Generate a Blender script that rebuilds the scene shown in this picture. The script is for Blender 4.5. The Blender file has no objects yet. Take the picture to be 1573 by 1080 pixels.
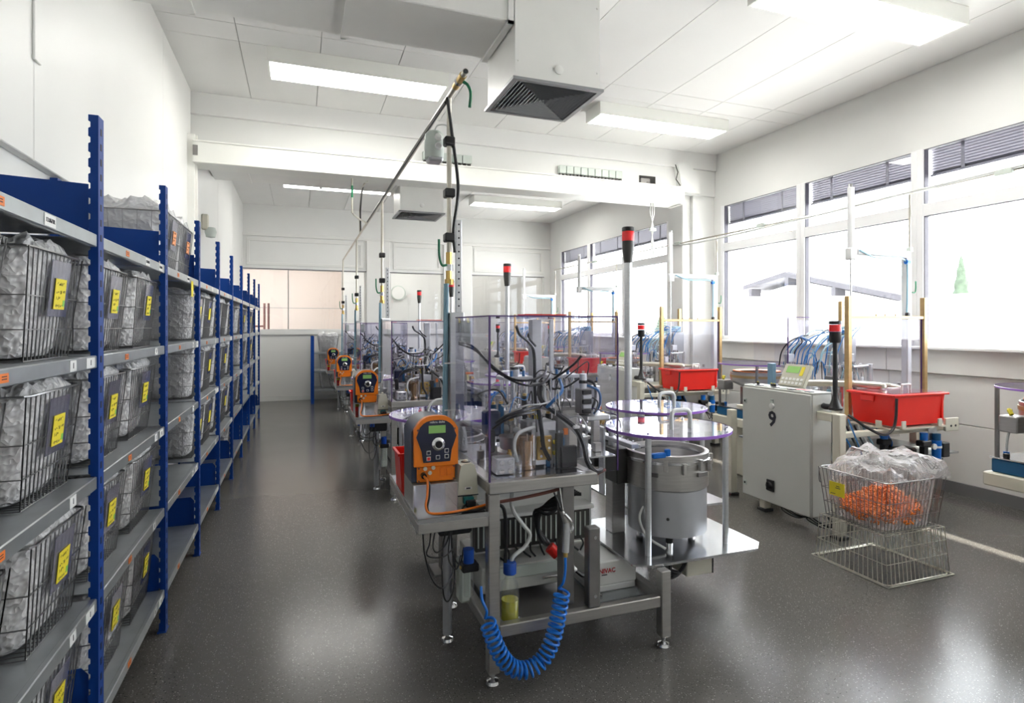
import bpy, math, random
from mathutils import Vector, Matrix, noise

R = math.radians
sc = bpy.context.scene
col = sc.collection
rnd = random.Random(7)

# ---------------------------------------------------------------- camera
cam = bpy.data.cameras.new('camera')
cam.sensor_fit = 'HORIZONTAL'
cam.sensor_width = 36.0
cam.lens = 896.1 / 1573 * 36
cam.shift_y = -(540 - 501.2) / 1573
cam.clip_start = 0.02
cam.clip_end = 300
cam_o = bpy.data.objects.new('camera', cam)
col.objects.link(cam_o)
cam_o.location = (0, 0, 1.5)
cam_o.rotation_euler = (R(90), 0, -0.3485)
sc.camera = cam_o

# ---------------------------------------------------------------- world, sun, exposure
world = bpy.data.worlds.new('sky')
sc.world = world
world.use_nodes = True
bg = world.node_tree.nodes['Background']
bg.inputs['Color'].default_value = (0.93, 0.965, 1.0, 1)
bg.inputs['Strength'].default_value = 4.2
sun = bpy.data.lights.new('sun', 'SUN')
sun.energy = 8.0
sun.angle = R(0.6)
sun.color = (1.0, 0.93, 0.80)
sun_o = bpy.data.objects.new('sun', sun)
col.objects.link(sun_o)
sun_o.rotation_euler = Vector((-1.0, -0.22, -1.29)).to_track_quat('-Z', 'Y').to_euler()
sc.view_settings.view_transform = 'Standard'
sc.view_settings.look = 'None'
sc.view_settings.gamma = 1
sc.view_settings.use_curve_mapping = False
sc.view_settings.exposure = 1.26
LAMP = 10.0                      # radiance of the ceiling diffusers
cy = sc.cycles
cy.use_denoising = True
cy.max_bounces = 10
cy.diffuse_bounces = 6
cy.glossy_bounces = 4
cy.transmission_bounces = 6
cy.transparent_max_bounces = 32
cy.caustics_reflective = False
cy.caustics_refractive = False
cy.sample_clamp_indirect = 8


# ---------------------------------------------------------------- materials
def nodes_of(name):
    m = bpy.data.materials.new(name)
    m.use_nodes = True
    nt = m.node_tree
    return m, nt, nt.nodes, nt.links


def mat(name, c, rough=0.5, metal=0.0, var=0.06, vs=6.0, bump=0.0, bs=60.0, emit=None, es=0.0, aniso=0, stretch=None, spec=None):
    m, nt, N, L = nodes_of(name)
    p = N['Principled BSDF']
    p.inputs['Roughness'].default_value = rough
    p.inputs['Metallic'].default_value = metal
    if spec is not None:
        p.inputs['Specular IOR Level'].default_value = spec
    tc = N.new('ShaderNodeTexCoord')
    src = tc.outputs['Object']
    if stretch:
        mp = N.new('ShaderNodeMapping')
        mp.inputs['Scale'].default_value = stretch
        L.new(src, mp.inputs['Vector'])
        src = mp.outputs['Vector']
    nz = N.new('ShaderNodeTexNoise')
    nz.inputs['Scale'].default_value = vs
    nz.inputs['Detail'].default_value = 4
    L.new(src, nz.inputs['Vector'])
    rp = N.new('ShaderNodeMapRange')
    rp.inputs['From Min'].default_value = 0.25
    rp.inputs['From Max'].default_value = 0.75
    rp.inputs['To Min'].default_value = 1 - var
    rp.inputs['To Max'].default_value = 1 + var
    L.new(nz.outputs['Fac'], rp.inputs['Value'])
    mx = N.new('ShaderNodeVectorMath')
    mx.operation = 'SCALE'
    mx.inputs[0].default_value = c[:3]
    L.new(rp.outputs['Result'], mx.inputs['Scale'])
    L.new(mx.outputs['Vector'], p.inputs['Base Color'])
    if bump:
        nb = N.new('ShaderNodeTexNoise')
        nb.inputs['Scale'].default_value = bs
        nb.inputs['Detail'].default_value = 3
        L.new(src, nb.inputs['Vector'])
        b = N.new('ShaderNodeBump')
        b.inputs['Strength'].default_value = bump
        b.inputs['Distance'].default_value = 0.01
        L.new(nb.outputs['Fac'], b.inputs['Height'])
        L.new(b.outputs['Normal'], p.inputs['Normal'])
    if emit:
        p.inputs['Emission Color'].default_value = (*emit, 1)
        p.inputs['Emission Strength'].default_value = es
    return m


def clear_mat(name, tint, refl=0.05, rough=0.02, haze=0.0, hazecol=(0.8, 0.8, 0.85)):
    """clear sheet: see-through with a mirror share that grows at grazing angles"""
    m, nt, N, L = nodes_of(name)
    N.remove(N['Principled BSDF'])
    out = N['Material Output']
    tr = N.new('ShaderNodeBsdfTransparent')
    tr.inputs['Color'].default_value = (*tint, 1)
    gl = N.new('ShaderNodeBsdfGlossy')
    gl.inputs['Roughness'].default_value = rough
    gl.inputs['Color'].default_value = (0.95, 0.95, 1, 1)
    lw = N.new('ShaderNodeLayerWeight')
    lw.inputs['Blend'].default_value = 0.5
    pw = N.new('ShaderNodeMath')
    pw.operation = 'POWER'
    pw.inputs[1].default_value = 4.0
    L.new(lw.outputs['Facing'], pw.inputs[0])
    ma = N.new('ShaderNodeMath')
    ma.operation = 'MULTIPLY_ADD'
    ma.inputs[1].default_value = 0.85
    ma.inputs[2].default_value = refl
    ma.use_clamp = True
    L.new(pw.outputs[0], ma.inputs[0])
    mix = N.new('ShaderNodeMixShader')
    base = tr.outputs[0]
    if haze:
        df = N.new('ShaderNodeBsdfDiffuse')
        df.inputs['Color'].default_value = (*hazecol, 1)
        tc = N.new('ShaderNodeTexCoord')
        nz = N.new('ShaderNodeTexNoise')
        nz.inputs['Scale'].default_value = 3
        L.new(tc.outputs['Object'], nz.inputs['Vector'])
        mm = N.new('ShaderNodeMath')
        mm.operation = 'MULTIPLY'
        mm.inputs[1].default_value = haze * 2
        L.new(nz.outputs['Fac'], mm.inputs[0])
        mh = N.new('ShaderNodeMixShader')
        L.new(mm.outputs[0], mh.inputs['Fac'])
        L.new(base, mh.inputs[1])
        L.new(df.outputs[0], mh.inputs[2])
        base = mh.outputs[0]
    L.new(ma.outputs[0], mix.inputs['Fac'])
    L.new(base, mix.inputs[1])
    L.new(gl.outputs[0], mix.inputs[2])
    L.new(mix.outputs[0], out.inputs['Surface'])
    return m


def bag_mat(name, c, seethru, bump=0.6, bs=26):
    """crinkled polythene"""
    m, nt, N, L = nodes_of(name)
    p = N['Principled BSDF']
    out = N['Material Output']
    p.inputs['Base Color'].default_value = (*c, 1)
    p.inputs['Roughness'].default_value = 0.11
    p.inputs['Specular IOR Level'].default_value = 0.9
    tc = N.new('ShaderNodeTexCoord')
    ad = None
    for sc_, w_ in ((bs, 1.0), (bs * 2.7, 0.4)):
        nz = N.new('ShaderNodeTexNoise')
        nz.inputs['Scale'].default_value = sc_
        nz.inputs['Detail'].default_value = 1
        L.new(tc.outputs['Object'], nz.inputs['Vector'])
        sb = N.new('ShaderNodeMath')
        sb.operation = 'SUBTRACT'
        sb.inputs[1].default_value = 0.5
        L.new(nz.outputs['Fac'], sb.inputs[0])
        ab = N.new('ShaderNodeMath')
        ab.operation = 'ABSOLUTE'
        L.new(sb.outputs[0], ab.inputs[0])
        ml = N.new('ShaderNodeMath')
        ml.operation = 'MULTIPLY_ADD'
        ml.inputs[1].default_value = -2.0 * w_
        ml.inputs[2].default_value = 0.0
        L.new(ab.outputs[0], ml.inputs[0])
        if ad is not None:
            L.new(ad.outputs[0], ml.inputs[2])
        ad = ml
    b = N.new('ShaderNodeBump')
    b.inputs['Strength'].default_value = bump
    b.inputs['Distance'].default_value = 0.03
    L.new(ad.outputs[0], b.inputs['Height'])
    L.new(b.outputs['Normal'], p.inputs['Normal'])
    tr = N.new('ShaderNodeBsdfTransparent')
    tr.inputs['Color'].default_value = (0.96, 0.96, 0.97, 1)
    lw = N.new('ShaderNodeLayerWeight')
    lw.inputs['Blend'].default_value = 0.35
    L.new(b.outputs['Normal'], lw.inputs['Normal'])
    mr = N.new('ShaderNodeMapRange')
    mr.inputs['To Min'].default_value = 1 - seethru
    mr.inputs['To Max'].default_value = min(1, 1 - seethru + 0.55)
    L.new(lw.outputs['Facing'], mr.inputs['Value'])
    mix = N.new('ShaderNodeMixShader')
    L.new(mr.outputs['Result'], mix.inputs['Fac'])
    L.new(tr.outputs[0], mix.inputs[1])
    L.new(p.outputs[0], mix.inputs[2])
    L.new(mix.outputs[0], out.inputs['Surface'])
    return m


def floor_mat():
    m, nt, N, L = nodes_of('speckled_vinyl')
    p = N['Principled BSDF']
    tc = N.new('ShaderNodeTexCoord')
    last = None
    base = N.new('ShaderNodeTexNoise')
    base.inputs['Scale'].default_value = 1.2
    base.inputs['Detail'].default_value = 5
    L.new(tc.outputs['Object'], base.inputs['Vector'])
    rb = N.new('ShaderNodeMix')
    rb.data_type = 'RGBA'
    rb.inputs['A'].default_value = (0.095, 0.090, 0.084, 1)
    rb.inputs['B'].default_value = (0.118, 0.112, 0.104, 1)
    L.new(base.outputs['Fac'], rb.inputs['Factor'])
    last = rb.outputs['Result']
    for sca, thr, c in ((75, 0.18, (0.30, 0.29, 0.27, 1)), (110, 0.22, (0.20, 0.195, 0.185, 1)), (90, 0.22, (0.035, 0.034, 0.033, 1)), (50, 0.11, (0.42, 0.40, 0.37, 1))):
        vo = N.new('ShaderNodeTexVoronoi')
        vo.inputs['Scale'].default_value = sca
        L.new(tc.outputs['Object'], vo.inputs['Vector'])
        wn = N.new('ShaderNodeMath')
        wn.operation = 'LESS_THAN'
        wn.inputs[1].default_value = thr
        L.new(vo.outputs['Distance'], wn.inputs[0])
        rand = N.new('ShaderNodeSeparateColor')
        L.new(vo.outputs['Color'], rand.inputs[0])
        gt = N.new('ShaderNodeMath')
        gt.operation = 'GREATER_THAN'
        gt.inputs[1].default_value = 0.45
        L.new(rand.outputs[0], gt.inputs[0])
        mu = N.new('ShaderNodeMath')
        mu.operation = 'MULTIPLY'
        L.new(wn.outputs[0], mu.inputs[0])
        L.new(gt.outputs[0], mu.inputs[1])
        mx = N.new('ShaderNodeMix')
        mx.data_type = 'RGBA'
        mx.inputs['B'].default_value = c
        L.new(mu.outputs[0], mx.inputs['Factor'])
        L.new(last, mx.inputs['A'])
        last = mx.outputs['Result']
    L.new(last, p.inputs['Base Color'])
    rr = N.new('ShaderNodeTexNoise')
    rr.inputs['Scale'].default_value = 2.5
    L.new(tc.outputs['Object'], rr.inputs['Vector'])
    mr = N.new('ShaderNodeMapRange')
    mr.inputs['To Min'].default_value = 0.19
    mr.inputs['To Max'].default_value = 0.235
    L.new(rr.outputs['Fac'], mr.inputs['Value'])
    L.new(mr.outputs['Result'], p.inputs['Roughness'])
    return m


M = dict(
    floor=floor_mat(),
    wall=mat('white_paint', (0.755, 0.755, 0.74), 0.6, var=0.02, vs=2, bump=0.03, bs=90),
    wallpanel=mat('white_panel', (0.75, 0.745, 0.725), 0.45, var=0.02, vs=1.5),
    ceil=mat('ceiling_white', (0.78, 0.775, 0.765), 0.7, var=0.02, vs=2),
    joint=mat('joint_grey', (0.42, 0.42, 0.41), 0.8, var=0.05),
    girder=mat('girder_paint', (0.80, 0.80, 0.76), 0.4, var=0.02),
    pvc=mat('white_pvc', (0.82, 0.82, 0.83), 0.3, var=0.01),
    skirt=mat('skirting_grey', (0.16, 0.16, 0.165), 0.4),
    skirtw=mat('skirting_white', (0.74, 0.74, 0.72), 0.4),
    sealer=mat('window_seal', (0.08, 0.075, 0.10), 0.5),
    glass=clear_mat('window_glass', (0.97, 0.98, 0.98), 0.03, 0.0),
    blind=mat('blind_metal', (0.26, 0.25, 0.31), 0.45, 0.2, var=0.05),
    lampbody=mat('lamp_housing', (0.80, 0.80, 0.76), 0.4, var=0.01),
    lamp=mat('lamp_diffuser', (0.9, 0.9, 0.88), 0.4, var=0.0, emit=(1.0, 0.985, 0.93), es=LAMP),
    lampfill=mat('fill_glow_next_room', (0.9, 0.9, 0.88), 0.4, var=0.0, emit=(1.0, 0.96, 0.9), es=3.2),  # glow of the fill lamps added next door
    duct=mat('painted_duct', (0.78, 0.775, 0.75), 0.4, var=0.02),
    grille=mat('grille_grey', (0.10, 0.105, 0.115), 0.35, 0.4, var=0.04),
    grillepale=mat('grille_frame', (0.30, 0.31, 0.32), 0.35, 0.5, var=0.04),  # paler grey of the louvres and their frame
    blue=mat('rack_blue', (0.0008, 0.042, 0.25), 0.45, var=0.08, vs=3, spec=0.3),
    slot=mat('slot_dark', (0.004, 0.006, 0.02), 0.6),
    galv=mat('galvanised', (0.42, 0.45, 0.47), 0.30, 0.75, var=0.10, vs=12),
    wire=mat('bright_wire', (0.30, 0.30, 0.30), 0.30, 0.9, var=0.1, vs=30),
    wirel=mat('pale_wire', (0.80, 0.77, 0.68), 0.30, 0.85, var=0.1, vs=30),
    tagw=mat('tag_white', (0.75, 0.75, 0.74), 0.5, var=0.02),
    tago=mat('tag_orange', (0.80, 0.20, 0.03), 0.5, var=0.05),
    orangecard=mat('card_orange', (0.85, 0.33, 0.13), 0.6, var=0.05),
    yellow=mat('card_yellow', (0.80, 0.66, 0.03), 0.6, var=0.05, vs=20),
    yellowg=mat('card_green_dot', (0.25, 0.60, 0.10), 0.6),
    ink=mat('ink', (0.02, 0.02, 0.03), 0.6, var=0.0),
    red_ink=mat('red_ink', (0.55, 0.05, 0.06), 0.5, var=0.0),
    pocket=clear_mat('card_pocket', (0.55, 0.55, 0.60), 0.08, 0.15, haze=0.25, hazecol=(0.45, 0.44, 0.55)),
    bag=bag_mat('polythene', (0.95, 0.95, 0.96), 0.62, 1.0, 13),
    bagw=bag_mat('polythene_milky', (0.85, 0.85, 0.86), 0.45, 0.9, 10),
    contents=mat('grey_parts', (0.58, 0.55, 0.53), 0.6, var=0.55, vs=70, bump=0.9, bs=80),
    contentsw=mat('white_parts', (0.74, 0.73, 0.72), 0.6, var=0.25, vs=60, bump=0.8, bs=60),
    orange_parts=mat('orange_parts', (0.92, 0.27, 0.03), 0.35, var=0.2, vs=30),
    steel=mat('brushed_steel', (0.50, 0.485, 0.47), 0.32, 0.9, var=0.10, vs=9, stretch=(1, 1, 12)),
    steeld=mat('dark_steel', (0.26, 0.25, 0.245), 0.38, 0.8, var=0.12, vs=9),
    alu=mat('aluminium', (0.66, 0.67, 0.69), 0.30, 0.85, var=0.06, vs=14, stretch=(1, 1, 8)),
    plate=mat('tray_plate', (0.62, 0.63, 0.65), 0.17, 0.95, var=0.12, vs=6),
    drum=mat('drum_grey', (0.46, 0.47, 0.50), 0.34, 0.45, var=0.05, vs=6),
    chrome=mat('chrome', (0.75, 0.75, 0.76), 0.12, 1.0, var=0.05),
    brass=mat('brass', (0.62, 0.42, 0.14), 0.32, 0.85, var=0.10, vs=20),
    bronze=mat('bronze_anodised', (0.50, 0.35, 0.17), 0.38, 0.6, var=0.08, stretch=(1, 1, 6)),
    acryl=clear_mat('acrylic', (0.968, 0.965, 0.988), 0.014, 0.015),
    disc=clear_mat('acrylic_disc', (0.94, 0.935, 0.975), 0.10, 0.02, haze=0.03),
    violet=mat('acrylic_edge', (0.105, 0.055, 0.20), 0.15, var=0.15, vs=10),
    violetl=mat('acrylic_disc_edge', (0.33, 0.16, 0.60), 0.15, var=0.1),
    black=mat('black_plastic', (0.015, 0.015, 0.017), 0.4, var=0.2, vs=20),
    rubber=mat('black_rubber', (0.012, 0.012, 0.013), 0.6),
    cable=mat('black_cable', (0.012, 0.012, 0.014), 0.38),
    greybox=mat('box_dark_grey', (0.055, 0.053, 0.05), 0.38, 0.3, var=0.12),
    hoseblue=mat('blue_hose', (0.006, 0.16, 0.62), 0.28, var=0.05),
    tubeblue=mat('light_blue_tube', (0.28, 0.47, 0.58), 0.25, var=0.08),
    tubeb=mat('pneumatic_blue', (0.03, 0.18, 0.48), 0.3),
    tubew=mat('clear_tube', (0.62, 0.63, 0.62), 0.22, var=0.05),
    orange=mat('pump_orange', (0.90, 0.22, 0.006), 0.34, var=0.03),
    cableo=mat('cable_orange', (0.80, 0.20, 0.02), 0.4),
    navy=mat('pump_navy', (0.022, 0.032, 0.075), 0.30, var=0.1),
    navyd=mat('panel_navy', (0.010, 0.014, 0.045), 0.18, var=0.05),
    lcd=mat('lcd_green', (0.30, 0.58, 0.16), 0.25, var=0.05),
    white=mat('white_plastic', (0.80, 0.80, 0.78), 0.35, var=0.02),
    cream=mat('cream_plastic', (0.62, 0.60, 0.49), 0.38, var=0.03),
    teal=mat('teal_plastic', (0.01, 0.16, 0.16), 0.35),
    red=mat('red_plastic', (0.82, 0.022, 0.014), 0.32, var=0.04),
    redlight=mat('red_lens', (0.90, 0.03, 0.035), 0.18, var=0.05),
    bluecap=mat('blue_cap', (0.005, 0.07, 0.42), 0.35),
    bluep=mat('blue_paint', (0.008, 0.10, 0.24), 0.4),
    bottle=clear_mat('clear_bottle', (0.93, 0.95, 0.93), 0.10, 0.03, haze=0.05),
    liquid=mat('yellow_liquid', (0.62, 0.58, 0.02), 0.12, var=0.05),
    brownglass=clear_mat('amber_tube', (0.80, 0.62, 0.42), 0.10, 0.05, haze=0.15, hazecol=(0.4, 0.25, 0.12)),
    green=mat('green_handle', (0.0, 0.16, 0.065), 0.35),
    pipe=mat('nickel_pipe', (0.50, 0.47, 0.41), 0.28, 0.85, var=0.08),
    cabinet=mat('cabinet_grey', (0.58, 0.58, 0.55), 0.42, var=0.02),
    beige=mat('beige_paint', (0.66, 0.63, 0.53), 0.45, var=0.02),
    hmi=mat('panel_beige', (0.50, 0.48, 0.39), 0.45, var=0.03),
    sack=bag_mat('clear_sack', (0.90, 0.88, 0.89), 0.90, 0.6, 9),
    sleeve=bag_mat('grey_sleeve', (0.52, 0.55, 0.55), 0.10, 0.4, 40),
    arm=mat('arm_white', (0.76, 0.77, 0.78), 0.35, var=0.02),
    beam_next=mat('blush_wall', (0.84, 0.73, 0.66), 0.6, var=0.03, vs=1),
    redbar=mat('rust_red_bar', (0.20, 0.085, 0.07), 0.4),
    snow=mat('pale_ground', (0.80, 0.80, 0.80), 0.9, var=0.05, vs=0.5),
    render=mat('house_render', (0.82, 0.81, 0.80), 0.9, var=0.03),
    eave=mat('eave_wood', (0.045, 0.042, 0.05), 0.7, var=0.2),
    roof=mat('roof_tile', (0.10, 0.098, 0.11), 0.8, var=0.1),
    foliage=mat('conifer', (0.06, 0.085, 0.055), 0.8, var=0.5, vs=6),
    terminal=mat('terminal_grey', (0.52, 0.57, 0.53), 0.45, var=0.03),
    yellowcloth=mat('yellow_cloth', (0.75, 0.70, 0.15), 0.8, var=0.1),
)


# ---------------------------------------------------------------- mesh helpers
def org(o):
    v = Vector((0, 0, 0))
    while o is not None:
        v += o.location
        o = o.parent
    return v


def catmull(pts, n=6):
    pts = [Vector(p) for p in pts]
    if len(pts) < 3:
        return pts
    P = [2 * pts[0] - pts[1]] + pts + [2 * pts[-1] - pts[-2]]
    out = []
    for i in range(1, len(P) - 2):
        a, b, c, d = P[i - 1], P[i], P[i + 1], P[i + 2]
        for k in range(n):
            t = k / n
            out.append(0.5 * ((2 * b) + (c - a) * t + (2 * a - 5 * b + 4 * c - d) * t * t + (3 * b - a - 3 * c + d) * t ** 3))
    out.append(pts[-1])
    return out


class MB:
    def __init__(s):
        s.v = []
        s.f = []

    def add(s, vs, fs):
        n = len(s.v)
        s.v += [tuple(v) for v in vs]
        s.f += [tuple(i + n for i in f) for f in fs]
        return s

    def box(s, x0, x1, y0, y1, z0, z1, b=0.0):
        if x0 > x1: x0, x1 = x1, x0
        if y0 > y1: y0, y1 = y1, y0
        if z0 > z1: z0, z1 = z1, z0
        b = min(b, (x1 - x0) * .45, (y1 - y0) * .45, (z1 - z0) * .45)
        if b <= 0:
            vs = [(x, y, z) for z in (z0, z1) for y in (y0, y1) for x in (x0, x1)]
            fs = [(0, 2, 3, 1), (4, 5, 7, 6), (0, 1, 5, 4), (2, 6, 7, 3), (0, 4, 6, 2), (1, 3, 7, 5)]
            return s.add(vs, fs)
        lo, hi = (x0, y0, z0), (x1, y1, z1)
        vs = []
        idx = {}
        for sx in (0, 1):
            for sy in (0, 1):
                for sz in (0, 1):
                    sg = (sx, sy, sz)
                    for ax in range(3):       # vertex lying on the face normal to ax
                        p = []
                        for k in range(3):
                            base = hi[k] if sg[k] else lo[k]
                            p.append(base if k == ax else base + (-b if sg[k] else b))
                        idx[(sg, ax)] = len(vs)
                        vs.append(p)
        fs = []
        for ax in range(3):
            o1, o2 = [k for k in range(3) if k != ax]
            for sd in (0, 1):
                q = []
                for a, c in ((0, 0), (1, 0), (1, 1), (0, 1)):
                    sg = [0, 0, 0]
                    sg[ax] = sd
                    sg[o1] = a
                    sg[o2] = c
                    q.append(idx[(tuple(sg), ax)])
                fs.append(tuple(q) if (sd == 1) == (ax != 1) else tuple(reversed(q)))
        for ax in range(3):                   # edges along ax
            o1, o2 = [k for k in range(3) if k != ax]
            for a in (0, 1):
                for c in (0, 1):
                    g0 = [0, 0, 0]; g1 = [0, 0, 0]
                    g0[ax] = 0; g1[ax] = 1
                    g0[o1] = g1[o1] = a
                    g0[o2] = g1[o2] = c
                    g0, g1 = tuple(g0), tuple(g1)
                    fs.append((idx[(g0, o1)], idx[(g1, o1)], idx[(g1, o2)], idx[(g0, o2)]))
        for sg in [(a, b_, c) for a in (0, 1) for b_ in (0, 1) for c in (0, 1)]:
            fs.append((idx[(sg, 0)], idx[(sg, 1)], idx[(sg, 2)]))
        return s.add(vs, fs)

    def obox(s, c, size, rot=None, b=0.0):
        t = MB().box(-size[0] / 2, size[0] / 2, -size[1] / 2, size[1] / 2, -size[2] / 2, size[2] / 2, b)
        m = rot or Matrix.Identity(3)
        return s.add([m @ Vector(v) + Vector(c) for v in t.v], t.f)

    def cyl(s, p0, p1, r, n=12, r2=None, cap=True):
        p0, p1 = Vector(p0), Vector(p1)
        d = (p1 - p0).normalized()
        a = d.orthogonal().normalized()
        b = d.cross(a)
        r2 = r if r2 is None else r2
        vs = []
        for p, q in ((p0, r), (p1, r2)):
            for i in range(n):
                t = 2 * math.pi * i / n
                vs.append(p + (a * math.cos(t) + b * math.sin(t)) * q)
        fs = [(i, (i + 1) % n, n + (i + 1) % n, n + i) for i in range(n)]
        if cap:
            fs += [tuple(range(n - 1, -1, -1)), tuple(range(n, 2 * n))]
        return s.add(vs, fs)

    def tube(s, pts, r, n=6, closed=False):
        pts = [Vector(p) for p in pts]
        m = len(pts)
        vs = []
        prev = None
        for i, p in enumerate(pts):
            if closed:
                d = pts[(i + 1) % m] - pts[i - 1]
            else:
                d = pts[min(i + 1, m - 1)] - pts[max(i - 1, 0)]
            d.normalize()
            if prev is None:
                a = d.orthogonal().normalized()
            else:
                a = (prev - d * prev.dot(d))
                a = a.normalized() if a.length > 1e-6 else d.orthogonal().normalized()
            prev = a
            b = d.cross(a)
            for k in range(n):
                t = 2 * math.pi * k / n
                vs.append(p + (a * math.cos(t) + b * math.sin(t)) * r)
        fs = []
        for i in range(m if closed else m - 1):
            j = (i + 1) % m
            for k in range(n):
                l = (k + 1) % n
                fs.append((i * n + k, i * n + l, j * n + l, j * n + k))
        if not closed:
            fs += [tuple(range(n - 1, -1, -1)), tuple((m - 1) * n + k for k in range(n))]
        return s.add(vs, fs)

    def lathe(s, c, prof, n=32, axis='z', cap=True):
        vs = []
        for r, h in prof:
            for i in range(n):
                t = 2 * math.pi * i / n
                a, b = r * math.cos(t), r * math.sin(t)
                if axis == 'z':
                    vs.append((c[0] + a, c[1] + b, c[2] + h))
                elif axis == 'y':
                    vs.append((c[0] + a, c[1] + h, c[2] - b))
                else:
                    vs.append((c[0] + h, c[1] + a, c[2] + b))
        fs = []
        m = len(prof)
        for j in range(m - 1):
            for i in range(n):
                k = (i + 1) % n
                fs.append((j * n + i, j * n + k, (j + 1) * n + k, (j + 1) * n + i))
        if cap and prof[0][0] > 1e-6:
            fs.append(tuple(range(n - 1, -1, -1)))
        if cap and prof[-1][0] > 1e-6:
            fs.append(tuple((m - 1) * n + i for i in range(n)))
        return s.add(vs, fs)

    def prism(s, poly, h0, h1, axis='z'):
        n = len(poly)
        def pt(a, b, h):
            return (a, b, h) if axis == 'z' else ((a, h, b) if axis == 'y' else (h, a, b))
        vs = [pt(a, b, h0) for a, b in poly] + [pt(a, b, h1) for a, b in poly]
        fs = [(i, (i + 1) % n, n + (i + 1) % n, n + i) for i in range(n)]
        fs += [tuple(range(n - 1, -1, -1)), tuple(range(n, 2 * n))]
        return s.add(vs, fs)

    def mesh(s, name, off=(0, 0, 0), smooth=True):
        me = bpy.data.meshes.new(name)
        ox, oy, oz = off
        me.from_pydata([(x - ox, y - oy, z - oz) for x, y, z in s.v], [], s.f)
        me.validate()
        if smooth and me.polygons:
            me.polygons.foreach_set('use_smooth', [True] * len(me.polygons))
            me.set_sharp_from_angle(angle=R(38))
        me.update()
        return me

    def build(s, name, m, par=None, smooth=True, loc=None):
        o_ = org(par) if par is not None else Vector(loc if loc is not None else (0, 0, 0))
        me = s.mesh(name, o_, smooth)
        import bmesh
        bm = bmesh.new()
        bm.from_mesh(me)
        bmesh.ops.recalc_face_normals(bm, faces=bm.faces)
        bm.to_mesh(me)
        bm.free()
        me.materials.append(M[m] if isinstance(m, str) else m)
        o = bpy.data.objects.new(name, me)
        col.objects.link(o)
        if par is not None:
            o.parent = par
        else:
            o.location = o_
        return o


def B(name, m, par, *box, b=0.0):
    return MB().box(*box, b=b).build(name, m, par)


def T(name, m, par, pts, r, n=6, sm=6):
    return MB().tube(catmull(pts, sm) if sm else pts, r, n).build(name, m, par)


def cyl(name, m, par, p0, p1, r, n=16, r2=None):
    return MB().cyl(p0, p1, r, n, r2).build(name, m, par)


def tag(o, label=None, cat=None, group=None, kind=None):
    if label: o['label'] = label
    if cat: o['category'] = cat
    if group: o['group'] = group
    if kind: o['kind'] = kind
    return o


def thing(name, label, cat, loc, group=None):
    o = bpy.data.objects.new(name, None)
    o.empty_display_size = 0.1
    o.location = loc
    col.objects.link(o)
    return tag(o, label, cat, group)


def copy_tree(o, par=None):
    c = o.copy()
    col.objects.link(c)
    c.parent = par
    for ch in list(o.children):
        copy_tree(ch, c)
    return c


def dup(root, delta, label):
    c = copy_tree(root)
    c.location = Vector(root.location) + Vector(delta)
    c['label'] = label
    return c


def text(name, s, size, m, par, loc, rot, ext=0.0006, align='CENTER', bold=0.0):
    cu = bpy.data.curves.new(name, 'FONT')
    cu.body = s
    cu.size = size
    cu.extrude = ext
    cu.offset = bold
    cu.align_x = align
    cu.align_y = 'CENTER'
    cu.resolution_u = 2
    t = bpy.data.objects.new(name, cu)
    me = bpy.data.meshes.new_from_object(t)
    bpy.data.objects.remove(t)
    me.materials.append(M[m])
    o = bpy.data.objects.new(name, me)
    col.objects.link(o)
    if par is not None:
        o.parent = par
        o.location = Vector(loc) - org(par)
    else:
        o.location = loc
    o.rotation_euler = rot
    return o


FRONT = (R(90), 0, 0)            # text that faces -y
FACE_X = (R(90), 0, R(90))       # text that faces +x
FACE_NX = (R(90), 0, R(-90))     # text that faces -x

# ---------------------------------------------------------------- the room
XL, XR, YB, YF, ZC = -1.10, 5.56, 12.65, -1.2, 3.93


def struct(o, label=None):
    o['kind'] = 'structure'
    if label: o['label'] = label
    return o


struct(B('floor', 'floor', None, XL - .1, XR + .1, YF, YB + .1, -0.08, 0.0), 'glossy dark grey speckled vinyl floor of the workshop')

# ceiling: slab with separate white panels below it
ceil = struct(B('ceiling', 'joint', None, XL - .1, XR + .3, YF, YB + .1, ZC + 0.012, ZC + 0.2), 'white panelled ceiling with fine joints')
xs = [XL, -.49, .17, .86, 1.55, 2.24, 2.93, 3.62, 4.31, 5.0, XR]
for y0, y1 in ((YF, 0.0), (0.0, 2.58), (2.58, 5.16), (5.16, 5.47), (5.47, 6.80), (7.2, 9.9), (9.9, YB)):
    for a, b_ in zip(xs[:-1], xs[1:]):
        B('ceiling_panel', 'ceil', ceil, a + .0035, b_ - .0035, y0 + .0035, y1 - .0035, ZC, ZC + .012)

# left wall with a thicker clad upper part
wl = struct(B('wall_left', 'wall', None, XL - .1, XL, YF, YB, 0, ZC + .01), 'white left wall behind the blue shelving')
for y0, y1 in ((YF, 0.55), (.55, 3.0), (3.0, 5.47), (5.47, 6.75)):
    B('cladding_panel', 'wallpanel', wl, XL, XL + .045, y0 + .003, y1 - .003, 2.20, ZC - .002, b=.004)
for y0, y1 in ((7.25, 9.0), (9.0, 10.9), (10.9, YB)):
    B('cladding_panel', 'wallpanel', wl, XL, XL + .03, y0 + .003, y1 - .003, .1, ZC - .002, b=.004)
B('cover_strip', 'wallpanel', wl, XL + .045, XL + .056, 2.98, 3.05, 2.62, ZC - .01, b=.003)
struct(B('wall_front', 'wall', None, XL - .1, XR + .3, YF - .1, YF, 0, ZC + .1), 'white wall behind the photographer')

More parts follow.
